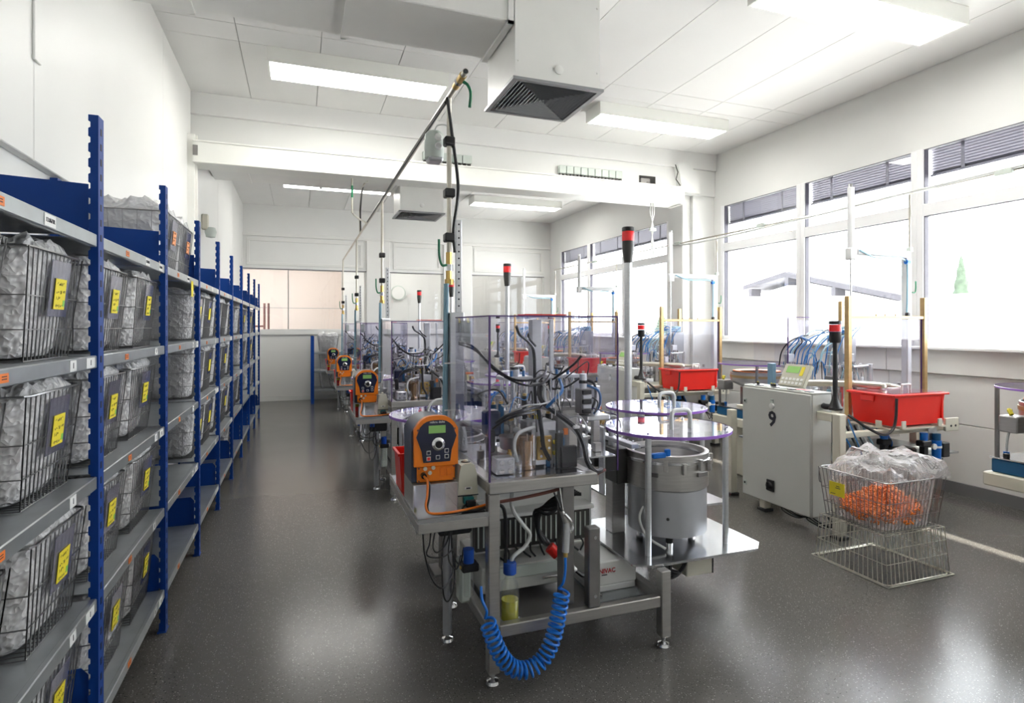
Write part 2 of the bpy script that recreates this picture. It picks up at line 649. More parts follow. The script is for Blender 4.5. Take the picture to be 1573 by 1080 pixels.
# beam between the two bays, girder in front of it
bm_ = struct(B('trim_1', 'wall', None, XL, XR, 6.83, 7.2, 3.34, ZC + .01), 'white downstand beam across the ceiling')
B('upper_band', 'ceil', bm_, XL, XR, 6.79, 6.83, 3.70, ZC, b=.004)
g = thing('crane_girder', 'cream painted steel girder spanning the room below the beam', 'girder', (1.9, 6.6, 3.13))
MB().box(-1.0, 4.80, 6.50, 6.80, 3.335, 3.352, b=.003).box(-1.0, 4.80, 6.50, 6.80, 3.128, 3.145, b=.003).box(-1.0, 4.80, 6.515, 6.53, 3.14, 3.34).build('flange_beam', 'girder', g)
B('end_cap', 'steeld', g, -1.0, -.955, 6.508, 6.515, 3.20, 3.30)
B('end_bracket', 'girder', g, 4.74, 4.80, 6.498, 6.80, 3.12, 3.36, b=.004)
# posts
pl = struct(B('trim_2', 'girder', None, XL, XL + .11, 6.55, 6.78, 0, 3.42), 'cream steel post at the left wall under the girder')
B('post_edge', 'girder', pl, XL + .11, XL + .13, 6.60, 6.62, 0, 3.42)
pc = struct(B('trim_3', 'wall', None, 5.20, XR, 6.85, 7.30, 0, 3.345), 'white column between the two window groups')
B('column_corner', 'wall', pc, 5.06, 5.20, 6.90, 7.25, 0, 3.345, b=.01)
MB().prism([(4.86, 3.72), (5.02, 3.78), (5.22, 3.52), (5.22, 3.345), (4.93, 3.345)], 6.72, 6.83, 'y').build('haunch', 'wall', pc)
MB().tube([(4.80, 6.70, 3.70), (4.84, 6.70, 3.60), (4.81, 6.70, 3.50), (4.88, 6.70, 3.42)], .007, 5).build('torn_seal', 'greybox', pc)

# right wall: solid strips around the openings
wr = thing_wr = struct(B('wall_right', 'wall', None, XR, XR + .3, YF, YB + .1, 3.17, ZC + .01), 'white right wall with long rows of windows')
B('wall_below_windows', 'wall', wr, XR, XR + .3, YF, YB, 0, 1.37)
PANES = []
y = 6.61
groups = []
for top in (6.61, 11.97):
    grp = []
    y1 = top
    n = 6 if top < 7 else 3
    for k in range(n):
        y0 = y1 - 1.262
        grp.append((y0, y1))
        y1 = y0 - .118
    groups.append(grp)
B('wall_pier', 'wall', wr, XR, XR + .3, 6.61, groups[1][-1][0], 1.37, 3.17)
B('wall_pier', 'wall', wr, XR, XR + .3, 11.97, YB + .1, 1.37, 3.17)
B('wall_pier', 'wall', wr, XR, XR + .3, YF, groups[0][-1][0], 1.37, 3.17)
wi = 0
for grp in groups:
    for (y0, y1) in grp:
        wi += 1
        m = MB()
        # frame: jambs, head, sill, transom
        m.box(XR - .035, XR + .05, y0 - .06, y0, 1.365, 3.175, b=.004).box(XR - .035, XR + .05, y1, y1 + .06, 1.365, 3.175, b=.004)
        m.box(XR - .035, XR + .05, y0, y1, 2.540, 2.652, b=.004)
        m.box(XR - .03, XR + .05, y0, y1, 1.30, 1.372, b=.004)
        w = m.build('window_%d' % wi, 'pvc', None)
        where = ['right of the column', 'second from the column in the near row', 'third from the column in the near row', 'fourth from the column in the near row', 'fifth from the column in the near row', 'sixth from the column in the near row', 'farthest from the camera', 'in the middle of the far row', 'just beyond the column'][wi - 1]
        struct(w, 'white framed window with fixed toplight, ' + where)
        for z0, z1 in ((1.372, 2.540), (2.652, 3.17)):
            B('pane', 'glass', w, XR + .018, XR + .024, y0, y1, z0, z1)
            q = MB()
            q.box(XR - .02, XR + .03, y0, y0 + .007, z0, z1).box(XR - .02, XR + .03, y1 - .007, y1, z0, z1).box(XR - .02, XR + .03, y0, y1, z1 - .007, z1)
            q.build('seal', 'sealer', w)
        # sill board
        B('sill', 'pvc', w, XR - .14, XR, y0 - .06, y1 + .06, 1.285, 1.312, b=.005)
        # external blind, rolled up to a stack of slats
        bl = thing('external_blind', 'raised grey slatted sun blind outside the window ' + where, 'blind', (XR + .16, (y0 + y1) / 2, 2.98))
        for k in range(9):
            MB().prism([(XR + .090, 2.937 + k * .026), (XR + .095, 2.937 + k * .026), (XR + .060, 2.963 + k * .026), (XR + .055, 2.963 + k * .026)], y0 + .01, y1 - .01, 'y').build('slat', 'blind', bl)
        for yy in (y0 + .3, y1 - .3):
            B('ladder_tape', 'blind', bl, XR + .048, XR + .053, yy - .015, yy + .015, 2.935, 3.17)
        B('bottom_rail', 'blind', bl, XR + .052, XR + .10, y0 + .01, y1 - .01, 2.915, 2.935)

# daylight enters only here: tell the sampler where the openings are (portals give off no light)
for grp in groups:
    pa, pb2 = grp[-1][0], grp[0][1]
    pl_ = bpy.data.lights.new('window_portal', 'AREA')
    pl_.shape = 'RECTANGLE'
    pl_.size = 1.80
    pl_.size_y = pb2 - pa
    pl_.cycles.is_portal = True
    po = bpy.data.objects.new('window_portal', pl_)
    po.location = (XR + .29, (pa + pb2) / 2, 2.27)
    po.rotation_euler = (0, R(90), 0)
    col.objects.link(po)
# cladding below windows and skirting
for k, (z0, z1) in enumerate(((.10, .62), (.625, 1.06), (1.065, 1.285))):
    for (ya, yb_) in ((YF, 1.5), (1.5, 4.2), (4.2, 6.84), (7.31, 10.0), (10.0, YB)):
        B('wall_board', 'wallpanel', wr, XR - (.02 if k < 2 else .06), XR, ya + .002, yb_ - .002, z0, z1, b=.004)
struct(B('baseboard_right', 'skirt', None, XR - .035, XR, YF, YB, 0, .10), 'dark grey skirting along the window wall')
struct(B('baseboard_left', 'skirtw', None, XL, XL + .02, YF, YB, 0, .09), 'white skirting along the left wall')

# back wall with glazing to the neighbouring room
wb = struct(B('wall_back', 'wall', None, XL - .1, XR + .3, YB, YB + .14, 2.66, ZC + .1), 'white partition at the far end with internal glazing')
B('lower_wall', 'wall', wb, XL - .1, 3.6, YB, YB + .14, 0, 1.44)
B('lower_wall', 'wall', wb, 5.40, XR + .3, YB, YB + .14, 0, 2.66)
B('lower_wall', 'wall', wb, 3.6, 5.40, YB, YB + .14, 0, .9)
B('lower_panel', 'wallpanel', wb, XL, 1.33, YB - .012, YB, .1, 1.30, b=.003)
B('glazing_sill', 'wallpanel', wb, XL, 3.6, YB - .06, YB + .05, 1.33, 1.44, b=.004)
B('wall_post', 'wallpanel', wb, 1.32, 1.80, YB - .05, YB + .16, 1.44, 3.30, b=.005)
B('wall_post', 'wallpanel', wb, 2.98, 3.62, YB - .05, YB + .16, .0, 3.30, b=.005)
for a, b_ in ((-1.0, 1.25), (1.88, 2.92), (3.68, 5.36)):
    m = MB()
    m.box(a, b_, YB - .022, YB, 2.72, 2.78, b=.003).box(a, b_, YB - .022, YB, 3.20, 3.26, b=.003)
    m.box(a, a + .06, YB - .022, YB, 2.78, 3.20, b=.003).box(b_ - .06, b_, YB - .022, YB, 2.78, 3.20, b=.003)
    m.build('panel_frame', 'wallpanel', wb)
B('head_ledge', 'wallpanel', wb, XL, XR, YB - .04, YB, 3.30, 3.36, b=.004)
struct(B('baseboard_back', 'skirtw', None, XL, 5.0, YB - .03, YB, 0, .10), 'white skirting below the far partition')
wn = 9
for a, b_, z0, z1, t in ((XL, 1.32, 1.44, 2.66, 'wide internal window to the blush coloured room, left of the post'), (1.80, 2.98, 1.44, 2.66, 'internal window in the far partition, right of the post'), (3.62, 5.40, .9, 2.66, 'tall internal window near the far right corner')):
    wn += 1
    m = MB()
    m.box(a, a + .04, YB + .02, YB + .09, z0, z1).box(b_ - .04, b_, YB + .02, YB + .09, z0, z1).box(a, b_, YB + .02, YB + .09, z1 - .02, z1)
    w = struct(m.build('window_%d' % wn, 'wallpanel', None), t)
    B('pane', 'glass', w, a + .04, b_ - .04, YB + .05, YB + .056, z0, z1 - .02)
    B('head_dark_strip', 'sealer', w, a, b_, YB - .001, YB + .02, z1 - .012, z1)  # thin dark strip across the window head
B('glazing_bar', 'steel', bpy.data.objects['window_10'], -.235, -.215, YB + .04, YB + .07, 1.44, 2.64)

# the neighbouring room
nr = struct(B('wall_next_room', 'beam_next', None, XL - .8, XR + .3, 15.6, 15.7, 0, 3.4), 'blush wall of the neighbouring room')
for z in (1.0, 1.95, 2.9):
    B('joint_strip', 'joint', nr, XL - .8, 1.6, 15.592, 15.6, z, z + .012)
B('added_white_block', 'wall', nr, 1.0, 5.8, 15.0, 15.6, 0, 2.9, b=.01)  # white block added so the right-hand glazing looks bright
struct(B('wall_next_room_side', 'wall', None, XR + .2, XR + .3, YB, 15.7, 0, 3.4), 'white side wall of the neighbouring room')
struct(B('wall_next_room_left', 'beam_next', None, XL - .9, XL - .8, YB, 15.7, 0, 3.4), 'blush side wall of the neighbouring room')
struct(B('floor_next_room', 'floor', None, XL - .9, XR + .3, YB + .1, 15.7, -.08, 0), 'dark floor of the neighbouring room')
struct(B('ceiling_next_room', 'ceil', None, XL - .9, XR + .3, YB + .1, 15.7, 3.4, 3.5), 'white ceiling of the neighbouring room')
for xx, w_ in ((.2, 'leftmost'), (2.3, 'middle'), (4.4, 'rightmost')):  # three unseen lamps, added to brighten the room behind the glazing
    nl = thing('ceiling_light', 'unseen panel light added to brighten the neighbouring room, ' + w_ + ' of three', 'ceiling light', (xx, 14.1, 3.34), 'added fill lights of the next room')
    B('housing', 'lampbody', nl, xx - .8, xx + .8, 13.8, 14.4, 3.36, 3.40)
    B('diffuser', 'lampfill', nl, xx - .77, xx + .77, 13.83, 14.37, 3.345, 3.36)
rl = thing('hand_rail', 'rust red rail with two uprights behind the far glazing', 'rail', (-.75, 13.2, 0))
cyl('upright', 'redbar', rl, (-.62, 13.2, 0), (-.62, 13.2, 1.98), .022)
cyl('upright', 'redbar', rl, (-.70, 13.2, 0), (-.70, 13.2, 1.98), .022)
cyl('cross_bar', 'redbar', rl, (-1.6, 13.2, 1.50), (-.70, 13.2, 1.50), .018)
ck = thing('wall_clock', 'round white wall clock seen through the far glazing', 'clock', (2.35, 14.95, 2.35))
MB().lathe((2.35, 14.97, 2.35), [(.19, .03), (.19, -.02), (.165, -.03), (0, -.03)], 32, 'y').build('case', 'terminal', ck)
MB().lathe((2.35, 14.94, 2.35), [(.16, .0), (0, -.002)], 32, 'y').build('dial', 'white', ck)

# ---------------------------------------------------------------- outside
struct(B('ground_outside', 'snow', None, XR + .3, 120, -60, 90, -.6, -.5), 'pale ground outside the windows')
struct(B('trim_4', 'wall', None, XR + .28, XR + 1.75, YF, YB, 3.86, 3.98), 'unseen roof overhang added to narrow the sun through the windows')  # out of view, added so only a thin sun streak reaches the floor
hs = thing('neighbour_house', 'pale house with a low gabled roof beyond the near windows', 'house', (24, 22, -.5))
MB().prism([(16.4, -.5), (23.8, -.5), (23.8, 3.1), (21.0, 3.6), (16.4, 2.5)], 22.0, 30.0, 'x').build('wall', 'render', hs)
MB().prism([(15.6, 2.50), (21.0, 3.82), (24.4, 3.24), (24.4, 3.44), (21.0, 4.04), (15.6, 2.72)], 21.1, 31.0, 'x').build('roof', 'roof', hs)
MB().prism([(15.5, 2.46), (21.0, 3.78), (24.5, 3.20), (24.5, 3.40), (21.0, 4.00), (15.5, 2.68)], 21.0, 21.1, 'x').build('barge_board', 'eave', hs)
for yy, zz in ((23.2, 3.40), (20.9, 3.80), (18.4, 3.2)):
    B('purlin_end', 'eave', hs, 21.02, 21.6, yy - .10, yy + .10, zz - .42, zz - .05)
gw = tag(B('garden_wall', 'render', None, 21.4, 21.6, 8.0, 15.3, -.5, 2.62), 'pale garden wall outside in front of the conifer', 'wall')


def conifer(name, loc, h, r, label, seed):
    t = thing(name, label, 'tree', loc)
    rr = random.Random(seed)
    x, y, z = loc
    cyl('trunk', 'eave', t, (x, y, z), (x, y, z + h * .5), r * .12)
    m = MB()
    n = 40
    prof = []
    for i in range(n + 1):
        f = i / n
        prof.append((max(.0, r * (1 - f) ** .7 * (1 + .10 * math.sin(f * 60)) * min(1, f * 8 + .3)), h * (.06 + .94 * f)))
    m.lathe(loc, prof, 22)
    m.v = [(x + (vx - x) * (1 + .18 * (rr.random() - .5)), y + (vy - y) * (1 + .18 * (rr.random() - .5)), vz) for vx, vy, vz in m.v]
    m.build('foliage', 'foliage', t)
    return t


conifer('columnar_conifer', (24, 15.25, -.5), 4.75, .55, 'slim green conifer outside the window at the right', 3)
for k, (xx, yy, hh) in enumerate(((62, 84, 4.0), (63, 88, 3.4), (65, 95, 4.6))):
    conifer('garden_conifer', (xx, yy, -.5), hh, 1.6, 'distant garden conifer outside the far windows, %s of three' % ('nearest', 'middle', 'farthest')[k], 10 + k)

# ---------------------------------------------------------------- ceiling lights, air ducts, beam fittings
def ceiling_light(x0, x1, y0, y1, label):
    t = thing('ceiling_light', label, 'ceiling light', ((x0 + x1) / 2, (y0 + y1) / 2, 3.8), 'long surface mounted ceiling lights')
    m = MB()
    m.box(x0, x1, y0, y0 + .014, 3.795, 3.928).box(x0, x1, y1 - .014, y1, 3.795, 3.928).box(x0, x0 + .02, y0 + .014, y1 - .014, 3.795, 3.928).box(x1 - .02, x1, y0 + .014, y1 - .014, 3.795, 3.928).box(x0 + .02, x1 - .02, y0 + .014, y1 - .014, 3.91, 3.928)
    m.build('housing', 'lampbody', t)
    B('diffuser', 'lamp', t, x0 + .02, x1 - .02, y0 + .014, y1 - .014, 3.80, 3.815)
    return t


ceiling_light(-.27, 1.34, 5.46, 5.87, 'long bright ceiling light above the aisle beside the air pipe')
ceiling_light(3.04, 4.74, 5.58, 5.92, 'long bright ceiling light before the beam, right of the square air outlet')
ceiling_light(3.02, 4.78, 2.98, 3.36, 'long bright ceiling light cut by the top edge of the picture at the right')
ceiling_light(3.02, 4.80, 10.35, 10.72, 'long bright ceiling light in the far bay at the right')
ceiling_light(-.27, 1.50, 10.0, 10.36, 'long bright ceiling light in the far bay half hidden by the air pipe')


def air_outlet(x0, x1, y0, y1, zb, label):
    t = thing('air_outlet', label, 'air outlet', ((x0 + x1) / 2, (y0 + y1) / 2, zb))
    m = MB()
    m.box(x0, x1, y0, y0 + .01, zb + .01, ZC - .002).box(x0, x1, y1 - .01, y1, zb + .01, ZC - .002).box(x0, x0 + .01, y0 + .01, y1 - .01, zb + .01, ZC - .002).box(x1 - .01, x1, y0 + .01, y1 - .01, zb + .01, ZC - .002)
    m.build('box', 'duct', t)
    e = .02
    m = MB()
    m.box(x0 - e, x1 + e, y0 - e, y0 + .012, zb - .006, zb + .012).box(x0 - e, x1 + e, y1 - .012, y1 + e, zb - .006, zb + .012)
    m.box(x0 - e, x0 + .012, y0 + .012, y1 - .012, zb - .006, zb + .012).box(x1 - .012, x1 + e, y0 + .012, y1 - .012, zb - .006, zb + .012)
    m.build('grille_frame', 'grillepale', t)
    cx, cy_ = (x0 + x1) / 2, (y0 + y1) / 2
    n = 11
    h = (x1 - x0) / 2 - .012
    for side in range(4):               # four fields of louvres meeting on the diagonals
        rot = Matrix.Rotation(side * math.pi / 2, 3, 'Z')
        for k in range(n):
            d = h * (k + .6) / n
            wv = d
            p = [(-wv, -d, 0), (wv, -d, 0), (wv + .0, -d + .012, .022), (-wv, -d + .012, .022)]
            q = [(a, b_ + .003, c + .001) for a, b_, c in p]
            vs = [rot @ Vector(v) + Vector((cx, cy_, zb - .002)) for v in p + q]
            MB().add(vs, [(0, 1, 2, 3), (7, 6, 5, 4), (0, 4, 5, 1), (1, 5, 6, 2), (2, 6, 7, 3), (3, 7, 4, 0)]).build('louvre', 'grillepale', t)
    B('plenum', 'grille', t, x0 + .011, x1 - .011, y0 + .011, y1 - .011, zb + .06, zb + .07)
    MB().lathe((cx, y0 - .004, zb + .10), [(.03, .004), (.03, -.006), (.012, -.012), (0, -.012)], 16, 'y').build('plug', 'duct', t)
    for xx in (x0 + .02, x1 - .02):
        for zz in (zb + .12, zb + .55):
            MB().lathe((xx, y0 - .002, zz), [(.007, .002), (.005, -.004), (0, -.004)], 8, 'y').build('rivet', 'duct', t)
    return t


air_outlet(1.275, 1.875, 3.45, 4.02, 3.06, 'square ceiling air outlet box with louvred grille nearest the camera')
air_outlet(1.275, 1.875, 7.95, 8.52, 3.06, 'smaller looking square air outlet box in the far bay')
for yy, w_ in ((3.45, 'nearest the camera'), (7.95, 'in the far bay')):
    d = thing('air_duct', 'white rectangular air duct running to the left wall, ' + w_, 'duct', (.1, yy + .28, 3.42))
    B('duct_body', 'duct', d, XL + .05, 1.268, yy + .005, yy + .555, 3.42, 3.86, b=.006)
    for xx in (-.62, .27, 1.245):
        m = MB()
        m.box(xx - .018, xx + .018, yy - .008, yy + .568, 3.402, 3.42).box(xx - .018, xx + .018, yy - .008, yy + .005, 3.402, 3.86).box(xx - .018, xx + .018, yy + .555, yy + .568, 3.402, 3.86)
        m.build('flange', 'duct', d)
    for xx in (-.62, .27, 1.0):
        cyl('hanger', 'pipe', d, (xx, yy + .28, 3.86), (xx, yy + .28, 3.925), .006, 6)
T('ceiling_cable', 'tubew', None, [(.75, 3.42, 3.91), (1.05, 3.40, 3.88), (1.25, 3.42, 3.90), (1.5, 3.43, 3.89), (1.86, 3.43, 3.895), (2.0, 3.43, 3.92)], .008, 6)
tag(bpy.data.objects['ceiling_cable'], 'thin white cable along the ceiling above the near air outlet', 'cable')

for x0, x1, w_ in ((1.35, 1.95, 'behind the air pipe'), (3.10, 4.02, 'right of the square air outlet')):
    t = thing('terminal_strip', 'grey green socket strip on the beam, ' + w_, 'socket strip', ((x0 + x1) / 2, 6.8, 3.36))
    n = int((x1 - x0) / .1)
    for k in range(n):
        a = x0 + k * (x1 - x0) / n
        B('module', 'terminal', t, a + .004, a + (x1 - x0) / n - .004, 6.77, 6.83, 3.455, 3.555, b=.005)
    for k in range(2 * n):
        a = x0 + (k + .25) * (x1 - x0) / (2 * n)
        B('gland', 'greybox', t, a, a + .028, 6.775, 6.82, 3.42, 3.455)
t = thing('wall_socket', 'recessed dark socket with a grey flap on the beam', 'socket', (4.45, 6.82, 3.42))
B('recess', 'greybox', t, 4.31, 4.56, 6.815, 6.832, 3.40, 3.54)
B('flap', 'steel', t, 4.32, 4.46, 6.79, 6.815, 3.405, 3.50, b=.006)
B('catch', 'steeld', t, 4.40, 4.45, 6.775, 6.79, 3.405, 3.455, b=.004)
# cable loop hanging from the girder by the window
t = thing('cable_loop', 'white cable loop hanging from the girder before the window', 'cable', (4.38, 6.62, 2.6))
for k, dx in enumerate((-.035, 0, .03)):
    T('cable', 'tubew', t, [(4.38 + dx * .6, 6.62, 3.128), (4.38 + dx, 6.62, 3.0), (4.38 - dx * .5, 6.62, 2.8), (4.38 + dx * .4, 6.62, 2.62), (4.40, 6.62, 2.42)], .007)
B('clip', 'terminal', t, 4.34, 4.43, 6.60, 6.64, 2.76, 2.80)
# left camera on wall
t = thing('wall_sensor', 'grey beige motion sensor high on the left wall', 'sensor', (-1.0, 7.6, 2.6))
B('bracket', 'beige', t, -1.072, -1.0, 7.55, 7.62, 2.62, 2.80, b=.01)
MB().lathe((-.98, 7.60, 2.60), [(0, -.07), (.05, -.06), (.065, 0), (.05, .05), (0, .06)], 16).build('head', 'terminal', t)

# ---------------------------------------------------------------- compressed air pipe over the left machines
PX, PZ = .76, 2.745
DROPS = [3.09, 5.84, 8.58, 11.39]
ap = thing('compressed_air_pipe', 'nickel compressed air pipe hanging above the machine row with four drops', 'pipe', (PX, 3.09, PZ))
cyl('main_pipe', 'pipe', ap, (PX, 2.93, PZ), (PX, 11.39, PZ), .014, 14)
v = cyl('end_valve', 'brass', ap, (PX, 2.80, PZ), (PX, 2.95, PZ), .019, 14)
cyl('outlet', 'pipe', v, (PX, 2.755, PZ), (PX, 2.80, PZ), .015, 14)
cyl('bore', 'black', v, (PX, 2.752, PZ), (PX, 2.756, PZ), .012, 14)
cyl('collar', 'chrome', v, (PX, 2.86, PZ), (PX, 2.89, PZ), .024, 6)
T('lever', 'green', v, [(PX + .01, 2.84, PZ - .015), (PX + .035, 2.84, PZ - .03), (PX + .05, 2.84, PZ - .07), (PX + .045, 2.84, PZ - .14)], .008, 6)
for k, y in enumerate(DROPS):
    d = cyl('drop_pipe', 'pipe', ap, (PX, y, PZ), (PX, y, 1.88), .013, 12)
    for zz in (2.50, 2.22, 1.98) if k == 0 else (2.20, 1.95):
        B('pipe_clamp', 'black', d, PX - .028, PX + .028, y - .03, y + .03, zz - .024, zz + .024, b=.006)
    v = cyl('shutoff_valve', 'brass', ap, (PX, y, 1.75), (PX, y, 1.90), .018, 8)
    cyl('union', 'chrome', v, (PX, y, 1.80), (PX, y, 1.835), .022, 6)
    cyl('lower_union', 'brass', v, (PX, y, 1.725), (PX, y, 1.755), .024, 6)
    T('lever', 'green', v, [(PX - .015, y - .01, 1.83), (PX - .045, y - .02, 1.83), (PX - .06, y - .025, 1.88), (PX - .062, y - .025, 1.965)], .007, 6)
for k in range(2):
    T('strapped_cable', 'cable', ap, [(PX - .022, 3.05 + .02 * k, PZ - .03 - .012 * k), (PX - .024, 4.4, PZ - .022 - .01 * k), (PX - .02, 5.8, PZ - .024), (PX - .02, 7.0, PZ - .024)], .008)
T('hanging_cable', 'cable', ap, [(PX - .02, 3.05, PZ - .02), (PX + .02, 3.08, PZ - .25), (PX + .045, 3.07, PZ - .5), (PX + .02, 3.07, PZ - .72), (PX + .03, 3.08, 1.9)], .009)
for yy in (7.0, 7.1):
    T('riser_cable', 'cable' if yy == 7.0 else 'pipe', ap, [(PX - .01, yy + .9, PZ), (PX - .01, yy + .9, PZ + .3), (PX - .05, yy + .2, PZ + .42), (PX - .05, 6.7, 3.13)], .009)
cyl('riser_handle', 'green', ap, (PX - .22, 6.65, 2.92), (PX - .22, 6.65, 3.05), .012, 8)
cyl('riser_pipe', 'pipe', ap, (PX - .22, 6.65, 2.75), (PX - .22, 6.65, 3.13), .010, 8)
T('riser_elbow', 'pipe', ap, [(PX - .22, 6.65, 2.78), (PX - .20, 6.7, 2.745), (PX - .1, 7.0, 2.745), (PX - .01, 7.2, 2.745)], .010)
t = thing('junction_box', 'grey rounded junction box hanging beside the first air drop', 'junction box', (.70, 3.19, 2.42))
MB().lathe((.70, 3.19, 2.50), [(.0, -.085), (.045, -.08), (.054, -.07), (.056, .0), (.052, .06), (.036, .078), (0, .082)], 24).build('housing', 'terminal', t)
for zz in (2.535, 2.485):
    MB().lathe((.712, 3.138, zz), [(.022, .012), (.022, -.003), (.016, -.008), (0, -.008)], 18, 'y').build('knob', 'white', t)
B('clear_base', 'drum', t, .66, .742, 3.14, 3.23, 2.405, 2.435, b=.01)
T('lead', 'tubew', t, [(.70, 3.19, 2.58), (.715, 3.17, 2.61), (.745, 3.12, 2.60), (.757, 3.10, 2.58)], .004)

# ---------------------------------------------------------------- blue shelving with wire baskets
RY = [2.31 + 1.012 * i for i in range(-1, 9)]
SZ = [1.80, 1.405, 1.01, .612, .213]
FX, BX = -.62, -1.06
rack = thing('shelving_rack', 'long blue and galvanised shelving rack along the left wall', 'shelving', (-.85, 6.3, 0))
um = MB()
um.box(FX - .003, FX, -.055, 0, 0, 2.19)
poly = [(FX, 0.0), (FX, 2.19), (FX - .028, 2.19)]
z = 2.17
while z > .03:
    poly += [(FX - .028, z), (FX - .022, z - .004), (FX - .022, z - .020), (FX - .028, z - .024)]
    z -= .05
poly += [(FX - .028, 0)]
um.prism(poly, -.055, -.052, 'y')
um.box(FX - .028, FX, -.003, 0, 0, 2.19)
ume = um.mesh('upright')
ume.materials.append(M['blue'])
sl = MB()
for k in range(43):
    z = .03 + k * .05
    sl.box(FX, FX + .0008, -.034, -.021, z, z + .022)
slme = sl.mesh('slots')
slme.materials.append(M['slot'])
rear = MB().box(BX - .03, BX, -.05, 0, 0, 2.19).mesh('rear_upright')
rear.materials.append(M['blue'])


def link(name, me, par, loc, rz=0):
    o = bpy.data.objects.new(name, me)
    col.objects.link(o)
    o.parent = par
    o.location = Vector(loc) - org(par) if par else loc
    if rz: o.rotation_euler = (0, 0, rz)
    return o


for i, y in enumerate(RY):
    u = link('upright', ume, rack, (0, y, 0))
    s_ = link('slots', slme, u, (0, y, 0))
    s_.location = (0, 0, 0)
    s_['kind'] = 'stuff'
    link('rear_upright', rear, rack, (0, y, 0))
    B('foot_plate', 'blue', rack, FX - .035, FX + .004, y - .06, y + .004, 0, .006)
    MB().prism([(BX, 1.80), (FX - .03, 1.80), (FX - .03, 1.965), (BX, 1.985)], y - .046, y - .043, 'y').build('side_panel', 'blue', rack)
    MB().prism([(BX, .18), (FX - .03, .18), (FX - .03, .36), (FX - .05, .385), (BX, .385)], y - .046, y - .043, 'y').build('side_panel', 'blue', rack)
for i in range(len(RY) - 1):
    ya, yb_ = RY[i] + .002, RY[i + 1] - .057
    for j, z in enumerate(SZ):
        m = MB()
        m.box(BX + .002, FX - .02, ya, yb_, z - .006, z - .003)
        m.box(FX - .022, FX - .003, ya, yb_, z - .042, z, b=.003)
        m.box(BX, BX + .006, ya, yb_, z - .042, z)
        sh = m.build('shelf', 'galv', rack)
        if i < 6:
            L_ = yb_ - ya
            for f, w_, mt in ((.32, .042, 'tago'), (.80 if j else .62, .075 if j == 0 else .05, 'tagw')) + (((.93, .075, 'tagw'),) if (i + j) % 2 else ()):
                yc = ya + f * L_ + rnd.uniform(-.03, .03)
                B('shelf_tag', mt, sh, FX - .003, FX - .0015, yc - w_ / 2, yc + w_ / 2, z - (.032 if mt == 'tago' else .037), z - (.011 if mt == 'tago' else .005))
                if i < 3:
                    if mt == 'tagw' and j == 0:
                        text('tag_text', '13.86/1R' if f < .9 else '13.86/1L', .0165, 'ink', sh, (FX - .001, yc, z - .021), FACE_X)
                    elif mt == 'tagw':
                        text('tag_text', '1', .024, 'ink', sh, (FX - .001, yc, z - .021), FACE_X)
                    else:
                        for q in range(2):
                            B('tag_print', 'ink', sh, FX - .0015, FX - .001, yc - .012, yc + .012, z - .019 - q * .006, z - .0168 - q * .006)

# basket meshes, origin at the centre of the base
def basket_parts(wy, dx, h, taper=.80, nf=13, ns=6, wr=.0021):
    hb = (dx / 2 * (taper + .06), wy / 2 * taper)
    ht = (dx / 2, wy / 2)
    w = MB()
    def side(a0, a1, b0, b1, n):
        for k in range(n + 1):
            f = k / n
            p = Vector(a0).lerp(Vector(a1), f)
            q = Vector(b0).lerp(Vector(b1), f)
            w.cyl(p, q, wr, 4, cap=False)
    c = [(hb[0], -hb[1], 0), (hb[0], hb[1], 0), (-hb[0], hb[1], 0), (-hb[0], -hb[1], 0)]
    t = [(ht[0], -ht[1], h), (ht[0], ht[1], h), (-ht[0], ht[1], h), (-ht[0], -ht[1], h)]
    for k in range(4):
        side(c[k], c[(k + 1) % 4], t[k], t[(k + 1) % 4], nf if k % 2 == 0 else ns)
    for f in (.0, .28, .58):
        ring = [Vector(c[k]).lerp(Vector(t[k]), f) for k in range(4)]
        for k in range(4):
            w.cyl(ring[k], ring[(k + 1) % 4], wr * 1.1, 4, cap=False)
    for k in range(1, nf):
        f = k / nf
        w.cyl(Vector(c[0]).lerp(Vector(c[1]), f), Vector(c[3]).lerp(Vector(c[2]), f), wr, 4, cap=False)
    rim = MB()
    rc = .03
    pts = []
    for k in range(4):
        p = Vector(t[k])
        d0 = (Vector(t[k - 1]) - p).normalized()
        d1 = (Vector(t[(k + 1) % 4]) - p).normalized()
        pts += [p + d0 * rc, p + (d0 + d1) * rc * .3, p + d1 * rc]
    rim.tube(pts, wr * 1.7, 5, closed=True)
    return w.mesh('wire_frame'), rim.mesh('rim')


